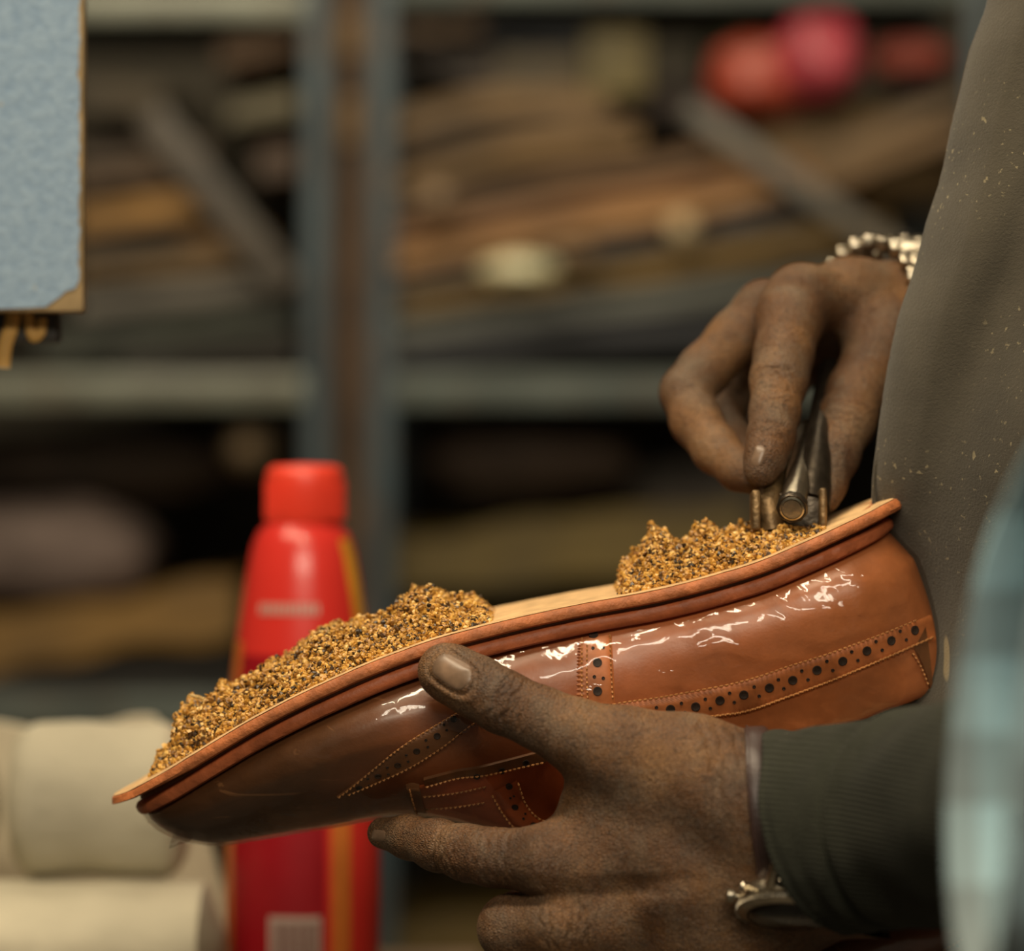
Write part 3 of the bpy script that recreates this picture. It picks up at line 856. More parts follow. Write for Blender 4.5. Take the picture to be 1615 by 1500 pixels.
# apron sheet, wrapped round the front of the trunk
EDGE=[(1700,-620),(1583,-160),(1560,0),(1532,80),(1508,180),(1484,290),(1459,365),(1441,440),(1417,510),(1401,590),(1388,680),(1378,770),(1376,860),(1380,1000),(1390,1150),(1400,1300),(1420,1450),(1440,1750),(1450,2700)]
def edge_x(py):
    return itp(py,[(b,a) for a,b in EDGE])
def apron():
    vs=[]; nz,nx=330,120
    for i in range(nz):
        py=-620+3300*i/(nz-1); ex=edge_x(py)+2.2*noise.noise(Vector((py*0.012,0,5)))+1.0*noise.noise(Vector((py*0.07,0,5)))
        for j in range(nx):
            u=j/(nx-1)
            if u<0.22:      # rolled back edge
                a=(1-u/0.22); px=ex+8*a*a*0+ 6*(a**2); y=1.438+0.055*a
            else:
                a=(u-0.22)/0.78; px=ex+ 620*a**1.15
                y=1.438-0.012*math.sqrt(min(1,a*8))-0.085*a**0.9
                y+= -0.010*math.sin(a*9+py*0.0045)*min(1,a*4)*0.6+0.006*noise.noise(Vector((a*5,py*0.004,2)))
                # pushed back by the heel of the shoe
                y+=0.035*math.exp(-((py-960)/170)**2)*math.exp(-((px-1420)/110)**2)
            p=P(px,py,y if u<0.22 else 1.438); p.y=y; vs.append(p)
    fs=[[i*nx+j,(i+1)*nx+j,(i+1)*nx+j+1,i*nx+j+1] for i in range(nz-1) for j in range(nx-1)]
    o=mesh_obj('apron',vs,fs,M['apron'],PERSON)
    so=o.modifiers.new('thickness','SOLIDIFY'); so.thickness=0.0016; so.offset=0
    return o,vs,fs
APR,av,af=apron()
abvh=BVHTree.FromPolygons(av,af)
# suede nap along the edge and cork dust caught on it
nap=MB(); r=random.Random(3)
for i in range(5200):
    py=r.uniform(-20,900); e=edge_x(py); px=e+ (r.random()**2.2)*46-2
    p,n=proj(px,py,0.0,abvh)
    if p is None: p,n=proj(px+5,py,0.0,abvh)
    if p is None: continue
    d=(Vector((-1.0 if px<e+8 else -0.3,-0.5,0))+Vector((r.gauss(0,.6),r.gauss(0,.6),r.gauss(0,.7)))).normalized()
    L=r.uniform(0.0006,0.0017); s_=d.cross(Vector((0,1,0.2))).normalized()*0.00008
    q=p+d*L+Vector((0,0,r.uniform(-.0004,.0004)))
    nap.add([p-s_,p+s_,q],[[0,1,2]])
o=nap.build('suede_nap',M['apron'],APR,smooth=False); o['kind']='stuff'
du=MB(); 
for i in range(420):
    py=900-abs(r.gauss(0,190)); px=edge_x(py)+12+abs(r.gauss(0,75))
    p,n=proj(px,py,0.0003,abvh)
    if p is None: continue
    z=r.uniform(0.00012,0.00042)
    du.add([p+Vector(v)*z*r.uniform(.6,1.3) for v in icv],icf.tolist())
o=du.build('cork_dust',M['cork'],APR,smooth=False); o['kind']='stuff'

def sleeve_surface(name,mat,axis,rad,n,m,shear,fold,thick,parent=PERSON,along=None):
    """axis: list of (px,py,y); rad: list of (vertical px, depth m); shear(t,ang)->px shift along x"""
    A=catmull(axis,n); R=catmull(rad,n); vs=[]
    for i in range(n):
        t=i/(n-1); px,py,y=A[i]; rv,rd=R[i]
        for j in range(m):
            q=2*math.pi*j/m; c,s_=math.cos(q),math.sin(q)   # c up, s towards the viewer
            if along:
                w_=min(0.9999,t+along(t,q))*(n-1); i0=int(w_); fr=w_-i0
                px,py,y=[a*(1-fr)+b*fr for a,b in zip(A[i0],A[i0+1])]; rv,rd=[a*(1-fr)+b*fr for a,b in zip(R[i0],R[i0+1])]
            d=fold(t,q)
            c2=math.copysign(abs(c)**0.9,c); s2=math.copysign(abs(s_)**0.9,s_)
            x=px+shear(t,q); p=P(x,py,y); p.z+=rv*K*y/F*c2*(1+d)
            i1=min(n-2,int(min(0.9999,t+(along(t,q) if along else 0))*(n-1))); lo_,hi_=max(0,i1-3),min(n-1,i1+4)
            ta=P(*A[hi_])-P(*A[lo_]); ln=math.hypot(ta.x,ta.y)
            p.x+=ta.y/ln*rd*s2*(1+d); p.y-=ta.x/ln*rd*s2*(1+d); vs.append(p)
    fs=[[i*m+j,i*m+(j+1)%m,(i+1)*m+(j+1)%m,(i+1)*m+j] for i in range(n-1) for j in range(m)]
    o=mesh_obj(name,vs,fs,mat,parent)
    so=o.modifiers.new('thickness','SOLIDIFY'); so.thickness=thick; so.offset=-1
    return o
def shear1(t,q):
    c=math.cos(q)
    return max(0,(1-t))**2*(0.115*(1-c)+0.016+0.125*max(0,math.sin(q))-0.03*math.exp(-((c-0.3)/0.4)**2)+0.05*max(0,-c)**2)
def fold1(t,q):
    f=0.035*noise.noise(Vector((t*9,math.cos(q)*1.6,math.sin(q)*1.6)))+0.02*math.sin(t*26+1.5*math.sin(q))*math.exp(-((t-0.6)/0.3)**2)
    f-=0.05*math.exp(-((t-0.40)/0.03)**2)           # the seam between cuff and sleeve
    f+=0.03*math.exp(-((t-0.02)/0.03)**2)
    return f
CUFF=sleeve_surface('sweater_sleeve',M['knit'],[(1200,1318,1.350),(1290,1310,1.338),(1390,1300,1.318),(1480,1285,1.295),(1640,1265,1.235),(1860,1225,1.14)],
    [(156,0.036),(166,0.038),(168,0.040),(178,0.042),(190,0.046),(215,0.052)],110,90,lambda t,q:0,fold1,0.0022,along=shear1)
def shear2(t,q): return (1-t)**2*(-66*(1-math.cos(q))+ -45*(1-math.cos(q)**2))
def fold2(t,q):
    f=0.05*noise.noise(Vector((t*6,math.cos(q)*1.5,math.sin(q)*1.5+4)))+0.03*math.exp(-(t/0.06)**2)
    return f
SHIRT=sleeve_surface('rolled_shirt_sleeve',M['shirt'],[(1665,1120,1.00),(1720,1120,1.00),(1850,1120,1.00),(2050,1060,1.03),(2300,900,1.10)],
    [(440,0.068),(445,0.070),(440,0.072),(430,0.074),(420,0.075)],70,90,shear2,fold2,0.003)
# sleeve of the far arm, behind the apron
sleeve_surface('sweater_sleeve',M['knit'],[(1590,478,1.585),(1700,485,1.62),(1850,500,1.67),(1980,520,1.75)],[(105,0.032),(115,0.036),(125,0.042),(140,0.05)],40,40,lambda t,q:0,lambda t,q:0.03*noise.noise(Vector((t*8,math.cos(q),math.sin(q)))),0.002)

# ------------------------------------------------------------------ watch on the near wrist
WATCH=thing('wristwatch','steel wristwatch on a dark brown leather strap at the near wrist, half under the cuff','watch',P(1215,1440,1.32))
def strap():
    vs=[]; n=70; prof_=[(-19,0.0),(-18,0.0016),(-12,0.0022),(12,0.0024),(18,0.0016),(19,0.0),(14,-0.0004),(-14,-0.0004)]
    m=len(prof_)
    for i in range(n):
        q=math.radians(-18+ (128+18)*i/(n-1))    # from the top, over the near side, to the watch head
        c,s_=math.cos(q),math.sin(q)
        cx=1192+34*(1-c)*0.55-14*math.sin(q)**2
        for a,o in prof_:
            rv=(145+o/K); rd=0.0250+o
            p=P(cx+a,1300-rv*c+8*(1-c),1.350); p.y-=rd*s_; vs.append(p)
    fs=[[i*m+j,i*m+(j+1)%m,(i+1)*m+(j+1)%m,(i+1)*m+j] for i in range(n-1) for j in range(m)]
    o=mesh_obj('strap',vs,fs,M['strap'],WATCH); shade_angle(o,50)
    sm=MB()
    for k in range(60):
        q=math.radians(-10+134*k/59); q2=q+0.022
        pp=[]
        for qq in (q,q2):
            c,s_=math.cos(qq),math.sin(qq); cx=1192+34*(1-c)*0.55-14*s_**2
            p=P(cx-14,1300-(145+0.0024/K)*c+8*(1-c),1.350); p.y-=(0.0250+0.0024)*s_; pp.append(p)
        sm.tube(pp,0.00022,6)
    sm.build('strap_stitching',simple('strap_thread',(0.09,0.045,0.035),0.7,bump=0),WATCH)
strap()
wc=P(1250,1428,1.331); wn=Vector((-0.10,-0.42,-0.88)).normalized()
# frame of the watch head: normal points down and towards the viewer
wx=Vector((0.95,0,-0.22)); wx=(wx-wn*wx.dot(wn)).normalized(); wy=wn.cross(wx)
WR=Matrix((wx,wy,wn)).transposed()
mb=MB(); mb.lathe([(0.0150,-0.0045),(0.0185,-0.0040),(0.0200,-0.0020),(0.0200,0.0010),(0.0192,0.0016)],wc,64,WR); mb.build('watch_case',M['steel'],WATCH)
mb=MB()
vsb=[(0.0192,0.0014),(0.0200,0.0024),(0.0196,0.0036),(0.0176,0.0048),(0.0160,0.0050),(0.0156,0.0034)]
mb.lathe(vsb,wc,72,WR)
for k in range(60):
    q=2*math.pi*k/60; p=wc+WR@Vector((0.0196*math.cos(q),0.0196*math.sin(q),0.0031)); mb.obox(p,(0.0011,0.0009,0.0020),WR@Matrix.Rotation(q,3,'Z'),0.0002)
mb.build('bezel',M['steel'],WATCH)
mb=MB(); mb.lathe([(0.0158,0.0030),(0.0157,0.0034),(0.001,0.0034)],wc,48,WR); mb.build('dial',M['dial'],WATCH)
mb=MB(); mb.lathe([(0.0156,0.0040),(0.0154,0.0052),(0.012,0.0060),(0.001,0.0063)],wc,48,WR); mb.build('crystal',M['glass'],WATCH)
# crown, pushers and lugs towards the hand
for ang,kind in ((180,'crown'),(150,'push_button'),(212,'push_button')):
    q=math.radians(ang); d=WR@Vector((math.cos(q),math.sin(q),0)); b=wc+d*0.0195-wn*0.0006
    m=MB(); R_=0.0026 if kind=='crown' else 0.0017
    m.tube([b,b+d*0.0016],[0.0011,0.0011],12); m.tube([b+d*0.0016,b+d*0.0020,b+d*0.0042,b+d*0.0047],[R_*0.8,R_,R_,R_*0.7],16)
    m.build(kind,M['steel'],WATCH)
for sx,sy in ((-1,1),(1,1),(-1,-1),(1,-1)):
    base=Vector((0.0105*sx,0.0155*sy,-0.001))
    pts=[wc+WR@base, wc+WR@(base+Vector((0,0.005*sy,-0.0012))), wc+WR@(base+Vector((0,0.0088*sy,-0.0058)))]
    MB().tube(pts,[0.0030,0.0024,0.0016],10,flat=0.8).build('lug',M['steel'],WATCH)
# metal link bracelet on the far wrist
BR=thing('link_bracelet','shiny steel link bracelet on the far wrist beside the apron edge','bracelet',P(1415,470,1.535))
for k in range(20):
    q=2*math.pi*k/20
    c,s_=math.cos(q),math.sin(q)
    p=P(1398+60*s_,466,1.548)
    p.z+=c*rp(86,1.548); p.y-=s_*0.030
    t_=Vector((0,-c,-s_)); rot=Matrix.Rotation(math.atan2(-s_,-c)*1.0,3,'X')
    m=MB(); m.obox(p,(0.0105,0.0064,0.0040),rot,0.0010); m.obox(p+Vector((0.0075,0,0)),(0.0045,0.0060,0.0050),rot,0.0012); m.obox(p-Vector((0.0075,0,0)),(0.0045,0.0060,0.0050),rot,0.0012)
    m.build('link',M['steel'],BR)

# ------------------------------------------------------------------ the pressing tool in the far hand
M['black_iron']=simple('blackened_iron',(0.075,0.060,0.045),0.36,0.85,var=0.4,scale=90,bump=0.5,bscale=250,bd=0.0008)
M['rust_iron']=simple('cork_smeared_iron',(0.16,0.10,0.045),0.45,0.6,var=0.6,scale=110,bump=0.6,bscale=300,bd=0.001)
TOOL=thing('metal_spreading_tool','worn steel tool with round pin end pressed into the heel cork','tool',P(1250,830,1.445))
a=P(1249,803,1.420); b=P(1272,690,1.492); d=(b-a).normalized()
rot=d.to_track_quat('Z','Y').to_matrix()
mb=MB(); mb.lathe([(0.0001,0.0),(0.0036,0.0),(0.0037,0.0005),(0.0040,0.0005),(0.0041,-0.0001),(0.0047,0.0001),(0.0050,0.0010),(0.0052,0.086)],a,40,rot); mb.build('shaft',M['steel'],TOOL,auto=25)
mb=MB(); mb.lathe([(0.0047,0.0006),(0.0056,0.0004),(0.0062,0.0012),(0.0062,0.0034),(0.0055,0.0044),(0.0047,0.0046)],a,9,rot); mb.build('collar',M['black_iron'],TOOL)
# blade: forked dark plate standing behind the pin
def plate(name,x0,x1,ytop,ybot,y0,y1,mat,bev=0.0012,lean=0.0):
    m=MB(); p0=P(x0,ytop,F); p1=P(x1,ybot,F); c=(p0+p1)/2; c.y=(y0+y1)/2
    m.obox(c,(abs(p1.x-p0.x),abs(y1-y0),abs(p0.z-p1.z)),Matrix.Rotation(lean,3,'X')@Matrix.Rotation(0,3,'Z'),bev); return m.build(name,mat,TOOL)
plate('blade',1204,1314,778,842,1.440,1.448,M['black_iron'],0.002,-0.12)
plate('side_rib',1194,1208,776,842,1.430,1.444,M['rust_iron'],0.0012,-0.12)
plate('side_rib',1304,1316,772,836,1.432,1.444,M['rust_iron'],0.0012,-0.12)
m=MB(); m.tube([P(1280,800,1.446),P(1288,745,1.456),P(1292,690,1.470),P(1300,640,1.50),P(1310,590,1.53)],[0.0090,0.0078,0.0065,0.0065,0.0070],20,flat=0.8); m.build('tang',M['black_iron'],TOOL)
m=MB(); m.tube([P(1218,836,1.437),P(1212,800,1.438),P(1218,765,1.452),P(1240,720,1.478)],[0.0052,0.0050,0.0046,0.0040],14); m.build('jaw',M['rust_iron'],TOOL)

# ------------------------------------------------------------------ second wrapped shoe glimpsed below the near wrist
S2=SHOE.copy(); COL.objects.link(S2)
for ch in list(SHOE.children):
    if ch.name.split('.')[0] in ('film_tail',): continue
    c=ch.copy(); COL.objects.link(c); c.parent=S2
S2.location=SHOE.location+Vector((790*K,-0.035,-330*K))
S2['label']='second film-wrapped brown shoe glimpsed below the near watch, mostly hidden by the hand and cuff'

# ------------------------------------------------------------------ blue board, top left
def painted(name,c1,c2,chip,sc=300):
    t=NT(name); c=t.ramp(t.noise(sc,3,0.6),[(0.25,c1),(0.75,c2)])
    c=t.mix(t.ramp(t.noise(60,2,0.5),[(0.73,0.0),(0.77,0.8)]),c,chip)
    t.set(color=c,rough=0.85,spec=0.2,normal=t.bump(t.noise(sc,3),0.5,0.001)); return t.m
M['blue_paint']=painted('speckled_blue_paint',(0.20,0.29,0.41),(0.29,0.39,0.50),(0.44,0.38,0.24),260)
M['board']=simple('worn_fibreboard',(0.34,0.24,0.12),0.9,var=0.3,scale=60)
BB=thing('painted_board','speckled light blue board with worn tan edges hanging at the top left','board',P(38,492,1.50))
MB().box(P(-90,492,1.525),P(137,-700,1.537),0.0015).build('panel',M['board'],BB)
def ragged():
    r=random.Random(5); pts=[]
    z=-690
    out=[]
    for i in range(90):
        py=-690+i*13.0
        if py>452: break
        out.append((127-5.5*abs(noise.noise(Vector((py*0.03,1,1))))*2-3*abs(noise.noise(Vector((py*0.11,1,4)))),py))
    out+= [(118,455),(104,459),(92,470),(80,478),(72,484),(40,486),(0,487),(-85,487),(-85,-690)]
    vs=[P(x,y,1.5244) for x,y in out]; n=len(vs); vs2=[v+Vector((0,0.0006,0)) for v in vs]
    f=[list(range(n)),[n+i for i in range(n)][::-1]]+[[i,(i+1)%n,n+(i+1)%n,n+i] for i in range(n)]
    return mesh_obj('paint_layer',vs+vs2,f,M['blue_paint'],BB,smooth=False)
ragged()
MB().tube([P(-60,-690,1.531),P(-60,-3000,1.531)],0.004,8).build('hanging_rod',M['steel'],BB)
MB().tube([P(110,-690,1.531),P(110,-3000,1.531)],0.004,8).build('hanging_rod',M['steel'],BB)
M['tan']=simple('tan_leather_strip',(0.50,0.28,0.07),0.6,var=0.25)
M['dark']=simple('dark_iron',(0.018,0.016,0.014),0.6,var=0.2)
o=MB().box(P(-90,540,1.541),P(98,486,1.555),0.002).build('clamp_bar',M['dark']); tag(o,'dark bar under the lower edge of the hanging blue board','bar'); recenter(o)
for lab,pts,r_ in (('longer tan leather strip hanging below the blue board at the frame edge',[(22,488),(18,515),(8,545),(4,580)],0.0030),
                ('shorter hooked tan leather strip hanging below the blue board',[(44,488),(46,510),(52,532),(64,524),(66,502)],0.0021)):
    q=catmull([tuple(P(x,y,1.540)) for x,y in pts],20)
    o=MB().tube(q,r_,8,flat=0.4).build('leather_strip',M['tan']); tag(o,lab,'leather strip','strips under the blue board'); recenter(o)

# ------------------------------------------------------------------ bench with the bottle and the rolls
M['bench']=simple('bench_wood',(0.14,0.09,0.05),0.7,var=0.3)
TB=thing('work_table','wooden work table under the red bottle and cream rolls','table',(-0.32,1.735,0))
tz=P(0,1572,1.69).z
MB().box((-0.75,1.60,tz-0.035),(-0.015,1.865,tz),0.004).build('tabletop',M['bench'],TB)
for x in (-0.71,-0.06):
    for y in (1.635,1.83): MB().box((x-0.02,y-0.02,0),(x+0.02,y+0.02,tz-0.035),0.003).build('leg',M['bench'],TB)
YB=1.74; BXc=P(478,1572,YB)
BOT=thing('plastic_bottle','red plastic squeeze bottle with a red screw cap standing behind the shoe','bottle',(BXc.x,YB,tz))
t=NT('red_bottle_plastic'); t.set(color=t.ramp(t.noise(12,2),[(0.3,(0.66,0.030,0.024)),(0.7,(0.74,0.042,0.030))]),rough=0.26,spec=0.5,sss=0.0); M['bottle']=t.m
M['cap']=simple('red_cap_plastic',(0.85,0.060,0.030),0.4,var=0.08,bump=0.1)
kb=K*YB/F
def zb(py): return CZ-(py-750)*kb - tz
prof_b=[(0.001,0.0),(112*kb,0.0),(119*kb,0.003),(121*kb,0.012)]+[(r*kb,zb(py)) for r,py in ((122,1400),(121,1250),(117,1150),(110,1060),(100,980),(90,910),(80,860),(70,838),(60,828),(56,822))]
c0=Vector((BXc.x,YB,tz))
MB().lathe(prof_b,c0,72).build('bottle_body',M['bottle'],BOT,auto=50)
mb=MB()
mb.lathe([(59*kb,zb(826)),(62*kb,zb(822)),(62*kb,zb(752)),(59*kb,zb(741)),(50*kb,zb(734)),(0.001,zb(732))],c0+Vector((3*kb,0,0)),60)
for k in range(60):
    q=2*math.pi*k/60; mb.tube([c0+Vector((3*kb+62.3*kb*math.cos(q),62.3*kb*math.sin(q),zb(818))),c0+Vector((3*kb+62.3*kb*math.cos(q),62.3*kb*math.sin(q),zb(760)))],0.0005,5)
mb.build('cap',M['cap'],BOT)
def br(z):
    pts=sorted((b,a) for a,b in prof_b if a>0.01); return itp(z,pts)
def patch(name,ang0,ang1,py0,py1,mat,off=0.0003,wf=None):
    vs=[];n=16;m=10
    for i in range(n+1):
        for j in range(m+1):
            py=py0+(py1-py0)*j/m; z=zb(py)
            a=ang0+(ang1-ang0)*i/n+ (wf(py) if wf else 0)
            q=math.radians(a); R_=br(z)+off
            vs.append(c0+Vector((R_*math.sin(q),-R_*math.cos(q),z)))
    fs=[[i*(m+1)+j,(i+1)*(m+1)+j,(i+1)*(m+1)+j+1,i*(m+1)+j+1] for i in range(n) for j in range(m)]
    return mesh_obj(name,vs,fs,mat,BOT)
M['yellow']=simple('yellow_label_ink',(0.72,0.32,0.03),0.4,var=0.2,bump=0)
M['orange']=simple('orange_label_ink',(0.62,0.17,0.03),0.4,var=0.2,bump=0)
M['darkred']=simple('dark_red_label_ink',(0.30,0.006,0.012),0.35,var=0.1,bump=0)
M['grey_ink']=simple('grey_label_ink',(0.50,0.33,0.27),0.5,var=0.1,bump=0)
M['white_ink']=simple('white_label_ink',(0.50,0.38,0.32),0.5,var=0.1,bump=0)
M['black_ink']=simple('black_label_ink',(0.10,0.02,0.02),0.5,var=0.1,bump=0)
patch('yellow_band',50,72,850,1090,M['yellow'],wf=lambda p:(p-850)*0.05)
patch('printed_panel',-60,20,1030,1510,M['darkred'],0.0002)
patch('orange_band',24,40,1180,1560,M['orange'],0.0004)
patch('orange_band',-80,-60,1010,1560,M['orange'],0.0004)
for k in range(11):        # the small grey line of print, too blurred to read
    patch('print_mark',-40+k*5.4,-40+k*5.4+3.6,949,966,M['grey_ink'],0.0005)
patch('barcode_panel',-22,16,1432,1550,M['white_ink'],0.0005)
for k in range(14): patch('barcode_bar',-19+k*2.4,-19+k*2.4+(1.4 if k%3 else 0.8),1440,1530,M['black_ink'],0.0008)

M['cream']=simple('cream_cloth',(0.50,0.455,0.34),0.9,var=0.10,scale=18,bump=0.5,bscale=90,bd=0.002)
M['cream2']=simple('pale_cream_cloth',(0.62,0.55,0.40),0.9,var=0.08,scale=18,bump=0.4,bscale=90,bd=0.002)
def roll(name,label,x0,x1,yc,y,r,ry,mat,seed):
    k=K*y/F; pts=[]; rad=[]; n=26; vs=[]; m=40
    for i in range(n):
        u=i/(n-1); x=x0+(x1-x0)*u
        e=min(u,1-u)*(x1-x0)/ (r*0.42); s_=min(1,math.sqrt(max(0,1-(1-min(1,e))**2)))
        for j in range(m):
            q=2*math.pi*j/m; d=1+0.05*noise.noise(Vector((x*0.012,math.cos(q)*1.2+seed,math.sin(q)*1.2)))
            p=P(x,yc-r*math.cos(q)*d*(0.25+0.75*s_),y); p.y+=ry*math.sin(q)*d*(0.25+0.75*s_); vs.append(p)
    fs=[[i*m+j,i*m+(j+1)%m,(i+1)*m+(j+1)%m,(i+1)*m+j] for i in range(n-1) for j in range(m)]
    fs+=[list(range(m))[::-1],[(n-1)*m+j for j in range(m)]]
    o=mesh_obj(name,vs,fs,mat); shade_angle(o,60); tag(o,label,'cloth roll','cream rolls on the table'); recenter(o); return o
roll('cloth_roll','upper grey-cream cloth roll lying behind the toe of the shoe',12,305,1262,1.72,122,0.034,M['cream'],1)
roll('cloth_roll','end of a cream cloth roll cut by the left frame edge, beside the upper roll',-330,-4,1270,1.73,128,0.034,M['cream'],5)
roll('cloth_roll','lower fat cream cloth roll at the bottom left corner',-380,352,1490,1.70,100,0.05,M['cream'],9)
mb=MB(); 
vs=[];n=40;m=30
for k in (0,1):
    for i in range(n):
        for j in range(m):
            x=-420+780*i/(n-1); top_=1140+12*math.sin(x*0.02)+8*noise.noise(Vector((x*0.02,1,1)))
            if x>250: top_=1140+ (x-250)**1.5*0.25
            yy=top_+(1560-top_)*j/(m-1)
            p=P(x,yy,1.83); p.y=1.825+0.004*noise.noise(Vector((x*0.01,yy*0.01,3)))+0.012*k; 
            p.z=max(p.z,tz+0.0005); vs.append(p)
Q=n*m; fs=[]
for k in (0,1): fs+=[[k*Q+i*m+j,k*Q+i*m+j+1,k*Q+(i+1)*m+j+1,k*Q+(i+1)*m+j] for i in range(n-1) for j in range(m-1)]
for i in range(n-1):
    for j in (0,m-1): a_=i*m+j; fs.append([a_,a_+m,a_+m+Q,a_+Q])
for j in range(m-1):
    for i in (0,n-1): a_=i*m+j; fs.append([a_,a_+1,a_+1+Q,a_+Q])
o=mesh_obj('foam_pad',vs,fs,M['cream2']); shade_angle(o,50); tag(o,'upright pale cream pad behind the cloth rolls, its edge showing beside the bottle','pad'); recenter(o)

# ------------------------------------------------------------------ the shelves far behind
def rackmat(name,c,rough=0.45):
    t=NT(name); n=t.noise(14,4,0.6)
    a=tuple(x*0.6 for x in c); b=tuple(min(1,x*1.35) for x in c)
    rust=t.ramp(t.noise(30,5,0.65),[(0.52,0.0),(0.68,0.6)])
    t.set(color=t.mix(rust,t.ramp(n,[(0.3,a),(0.7,b)]),(0.12,0.07,0.035)),rough=rough,metal=0.2,normal=t.bump(t.noise(80,3),0.3,0.001)); return t.m
M['rack']=rackmat('chipped_blue_grey_paint',(0.050,0.074,0.088))
M['rack_beam_lit']=rackmat('scuffed_beam_paint_lit',(0.20,0.21,0.165),0.35)  # light on the left rack's upper beams is put into this colour
M['rack_beam_dim']=rackmat('beam_paint_dim',(0.105,0.125,0.112),0.5)  # remaining beams, their weaker light put into a darker colour
M['rack_blue']=rackmat('dark_blue_paint',(0.035,0.055,0.10))
YR=2.88; kr=K*YR/F
def X(px,y=YR): return (px-807.5)*K*y/F
def Z(py,y=YR): return CZ-(py-750)*K*y/F
LEV=[(-20,30),(588,640),(1095,1150),(1700,1750)]
def angle_post(name,px0,px1,y,parent,mat,flip=1):
    x0,x1=X(px0),X(px1); m=MB()
    m.box((x0,y,0.0),(x1,y+0.003,2.35),0.0008)
    xe=x1 if flip>0 else x0
    m.box((xe-0.0015,y,0.0),(xe+0.0015,y+0.03,2.35),0.0006)
    return m.build(name,mat,parent,auto=30)
def rack(label,pxl,pxr,edge):
    R=thing('shelving_rack',label,'shelf rack',((X(pxl)+X(pxr))/2,YR+0.2,0))
    angle_post('post',pxr-32,pxr,YR,R,M['rack'],1) ; angle_post('post',pxl,pxl+32,YR,R,M['rack'],-1)
    angle_post('post',pxr-32,pxr,YR+0.44,R,M['rack'],1) ; angle_post('post',pxl,pxl+32,YR+0.44,R,M['rack'],-1)
    for a_,b_ in LEV:
        if pxl>0 and a_<0: a_,b_=-46,2
        m=MB(); m.box((X(pxl+6),YR+0.0035,Z(b_)),(X(pxr-6),YR+0.006,Z(a_)),0.0006)
        m.box((X(pxl+6),YR+0.0035,Z(a_)-0.002),(X(pxr-6),YR+0.02,Z(a_)),0.0006)
        m.box((X(pxl+6),YR+0.0035,Z(b_)),(X(pxr-6),YR+0.016,Z(b_)+0.002),0.0006)
        m.build('beam',M['rack_beam_dim' if (a_>1000 or pxl>0) else 'rack_beam_lit'],R,auto=30)
        MB().box((X(pxl+8),YR+0.02,Z(a_)-0.004),(X(pxr-8),YR+0.44,Z(a_)-0.001),0.0006).build('shelf_deck',M['rack'],R,auto=30)
    return R
rack('left blue-grey steel shelf rack, its chipped upright left of the wooden strip',-620,512,0)
rack('right blue-grey steel shelf rack, its pale upright right of the wooden strip',588,1560,0)
M['plank']=simple('dark_stained_wood',(0.085,0.050,0.028),0.7,var=0.5,scale=12)
o=MB().box((X(520),YR+0.05,0),(X(580),YR+0.075,2.3),0.002).build('wooden_upright',M['plank']); tag(o,'narrow dark brown wooden upright between the two shelf racks','post'); recenter(o)
M['tagm']=simple('tan_paper',(0.26,0.17,0.09),0.8)
for py,w_,h_,lab in ((45,34,70,'blurred tan tag near the top of the wooden upright'),(180,30,80,'lower blurred tan tag on the wooden upright')):
    o=MB().box((X(548-w_/2),YR+0.044,Z(py+h_/2)),(X(548+w_/2),YR+0.0495,Z(py-h_/2)),0.001).build('paper_tag',M['tagm']); tag(o,lab,'tag'); recenter(o)

cols={}
def lm(c,rough=0.6,var=0.3):
    c=tuple(x**1.13*1.08 for x in c); key=(c,rough)
    if key not in cols: cols[key]=simple('shelf_goods_%s'%('abcdefghijklmnopqrstuvwxyzABCDEFGHIJKLMNOPQRSTUVWXYZ'[len(cols)%52]*(1+len(cols)//52)),c,rough,var=var,scale=16,bump=0.3,bscale=60,bd=0.003)
    return cols[key]
def sheet(label,a,b,th,y,c,depth=0.30,sag=0.0,wave=6,rough=0.55,cat='leather sheet',name='leather_sheet',group=None,seed=0,taper=0.0):
    """a thick wavy sheet seen along its front edge from pixel a to pixel b, th pixels thick"""
    n=36;m=8;vs=[]
    for k in (0,1):
        for i in range(n):
            u=i/(n-1)
            for j in range(m):
                v=j/(m-1); yy=y+depth*v
                x=a[0]+(b[0]-a[0])*u; 
                yy_px=a[1]+(b[1]-a[1])*u+sag*4*u*(1-u)+wave*noise.noise(Vector((u*3+seed,v*1.5,seed*1.7)))
                t_=th*(1-taper*u)*(0.8+0.25*noise.noise(Vector((u*4,v*2,seed+9))))
                p=P(x+7*noise.noise(Vector((v*3,seed,1)))*(u-0.5),yy_px+(-t_/2 if k==0 else t_/2),y); p.y=yy; vs.append(p)
    Q=n*m; fs=[]
    for k in (0,1): fs+=[[k*Q+i*m+j,k*Q+i*m+j+1,k*Q+(i+1)*m+j+1,k*Q+(i+1)*m+j] for i in range(n-1) for j in range(m-1)]
    for i in range(n-1):
        for j in (0,m-1): q_=i*m+j; fs.append([q_,q_+m,q_+m+Q,q_+Q])
    for j in range(m-1):
        for i in (0,n-1): q_=i*m+j; fs.append([q_,q_+1,q_+1+Q,q_+Q])
    o=mesh_obj(name,vs,fs,lm(c,rough)); shade_angle(o,50); tag(o,label,cat,group); recenter(o); return o
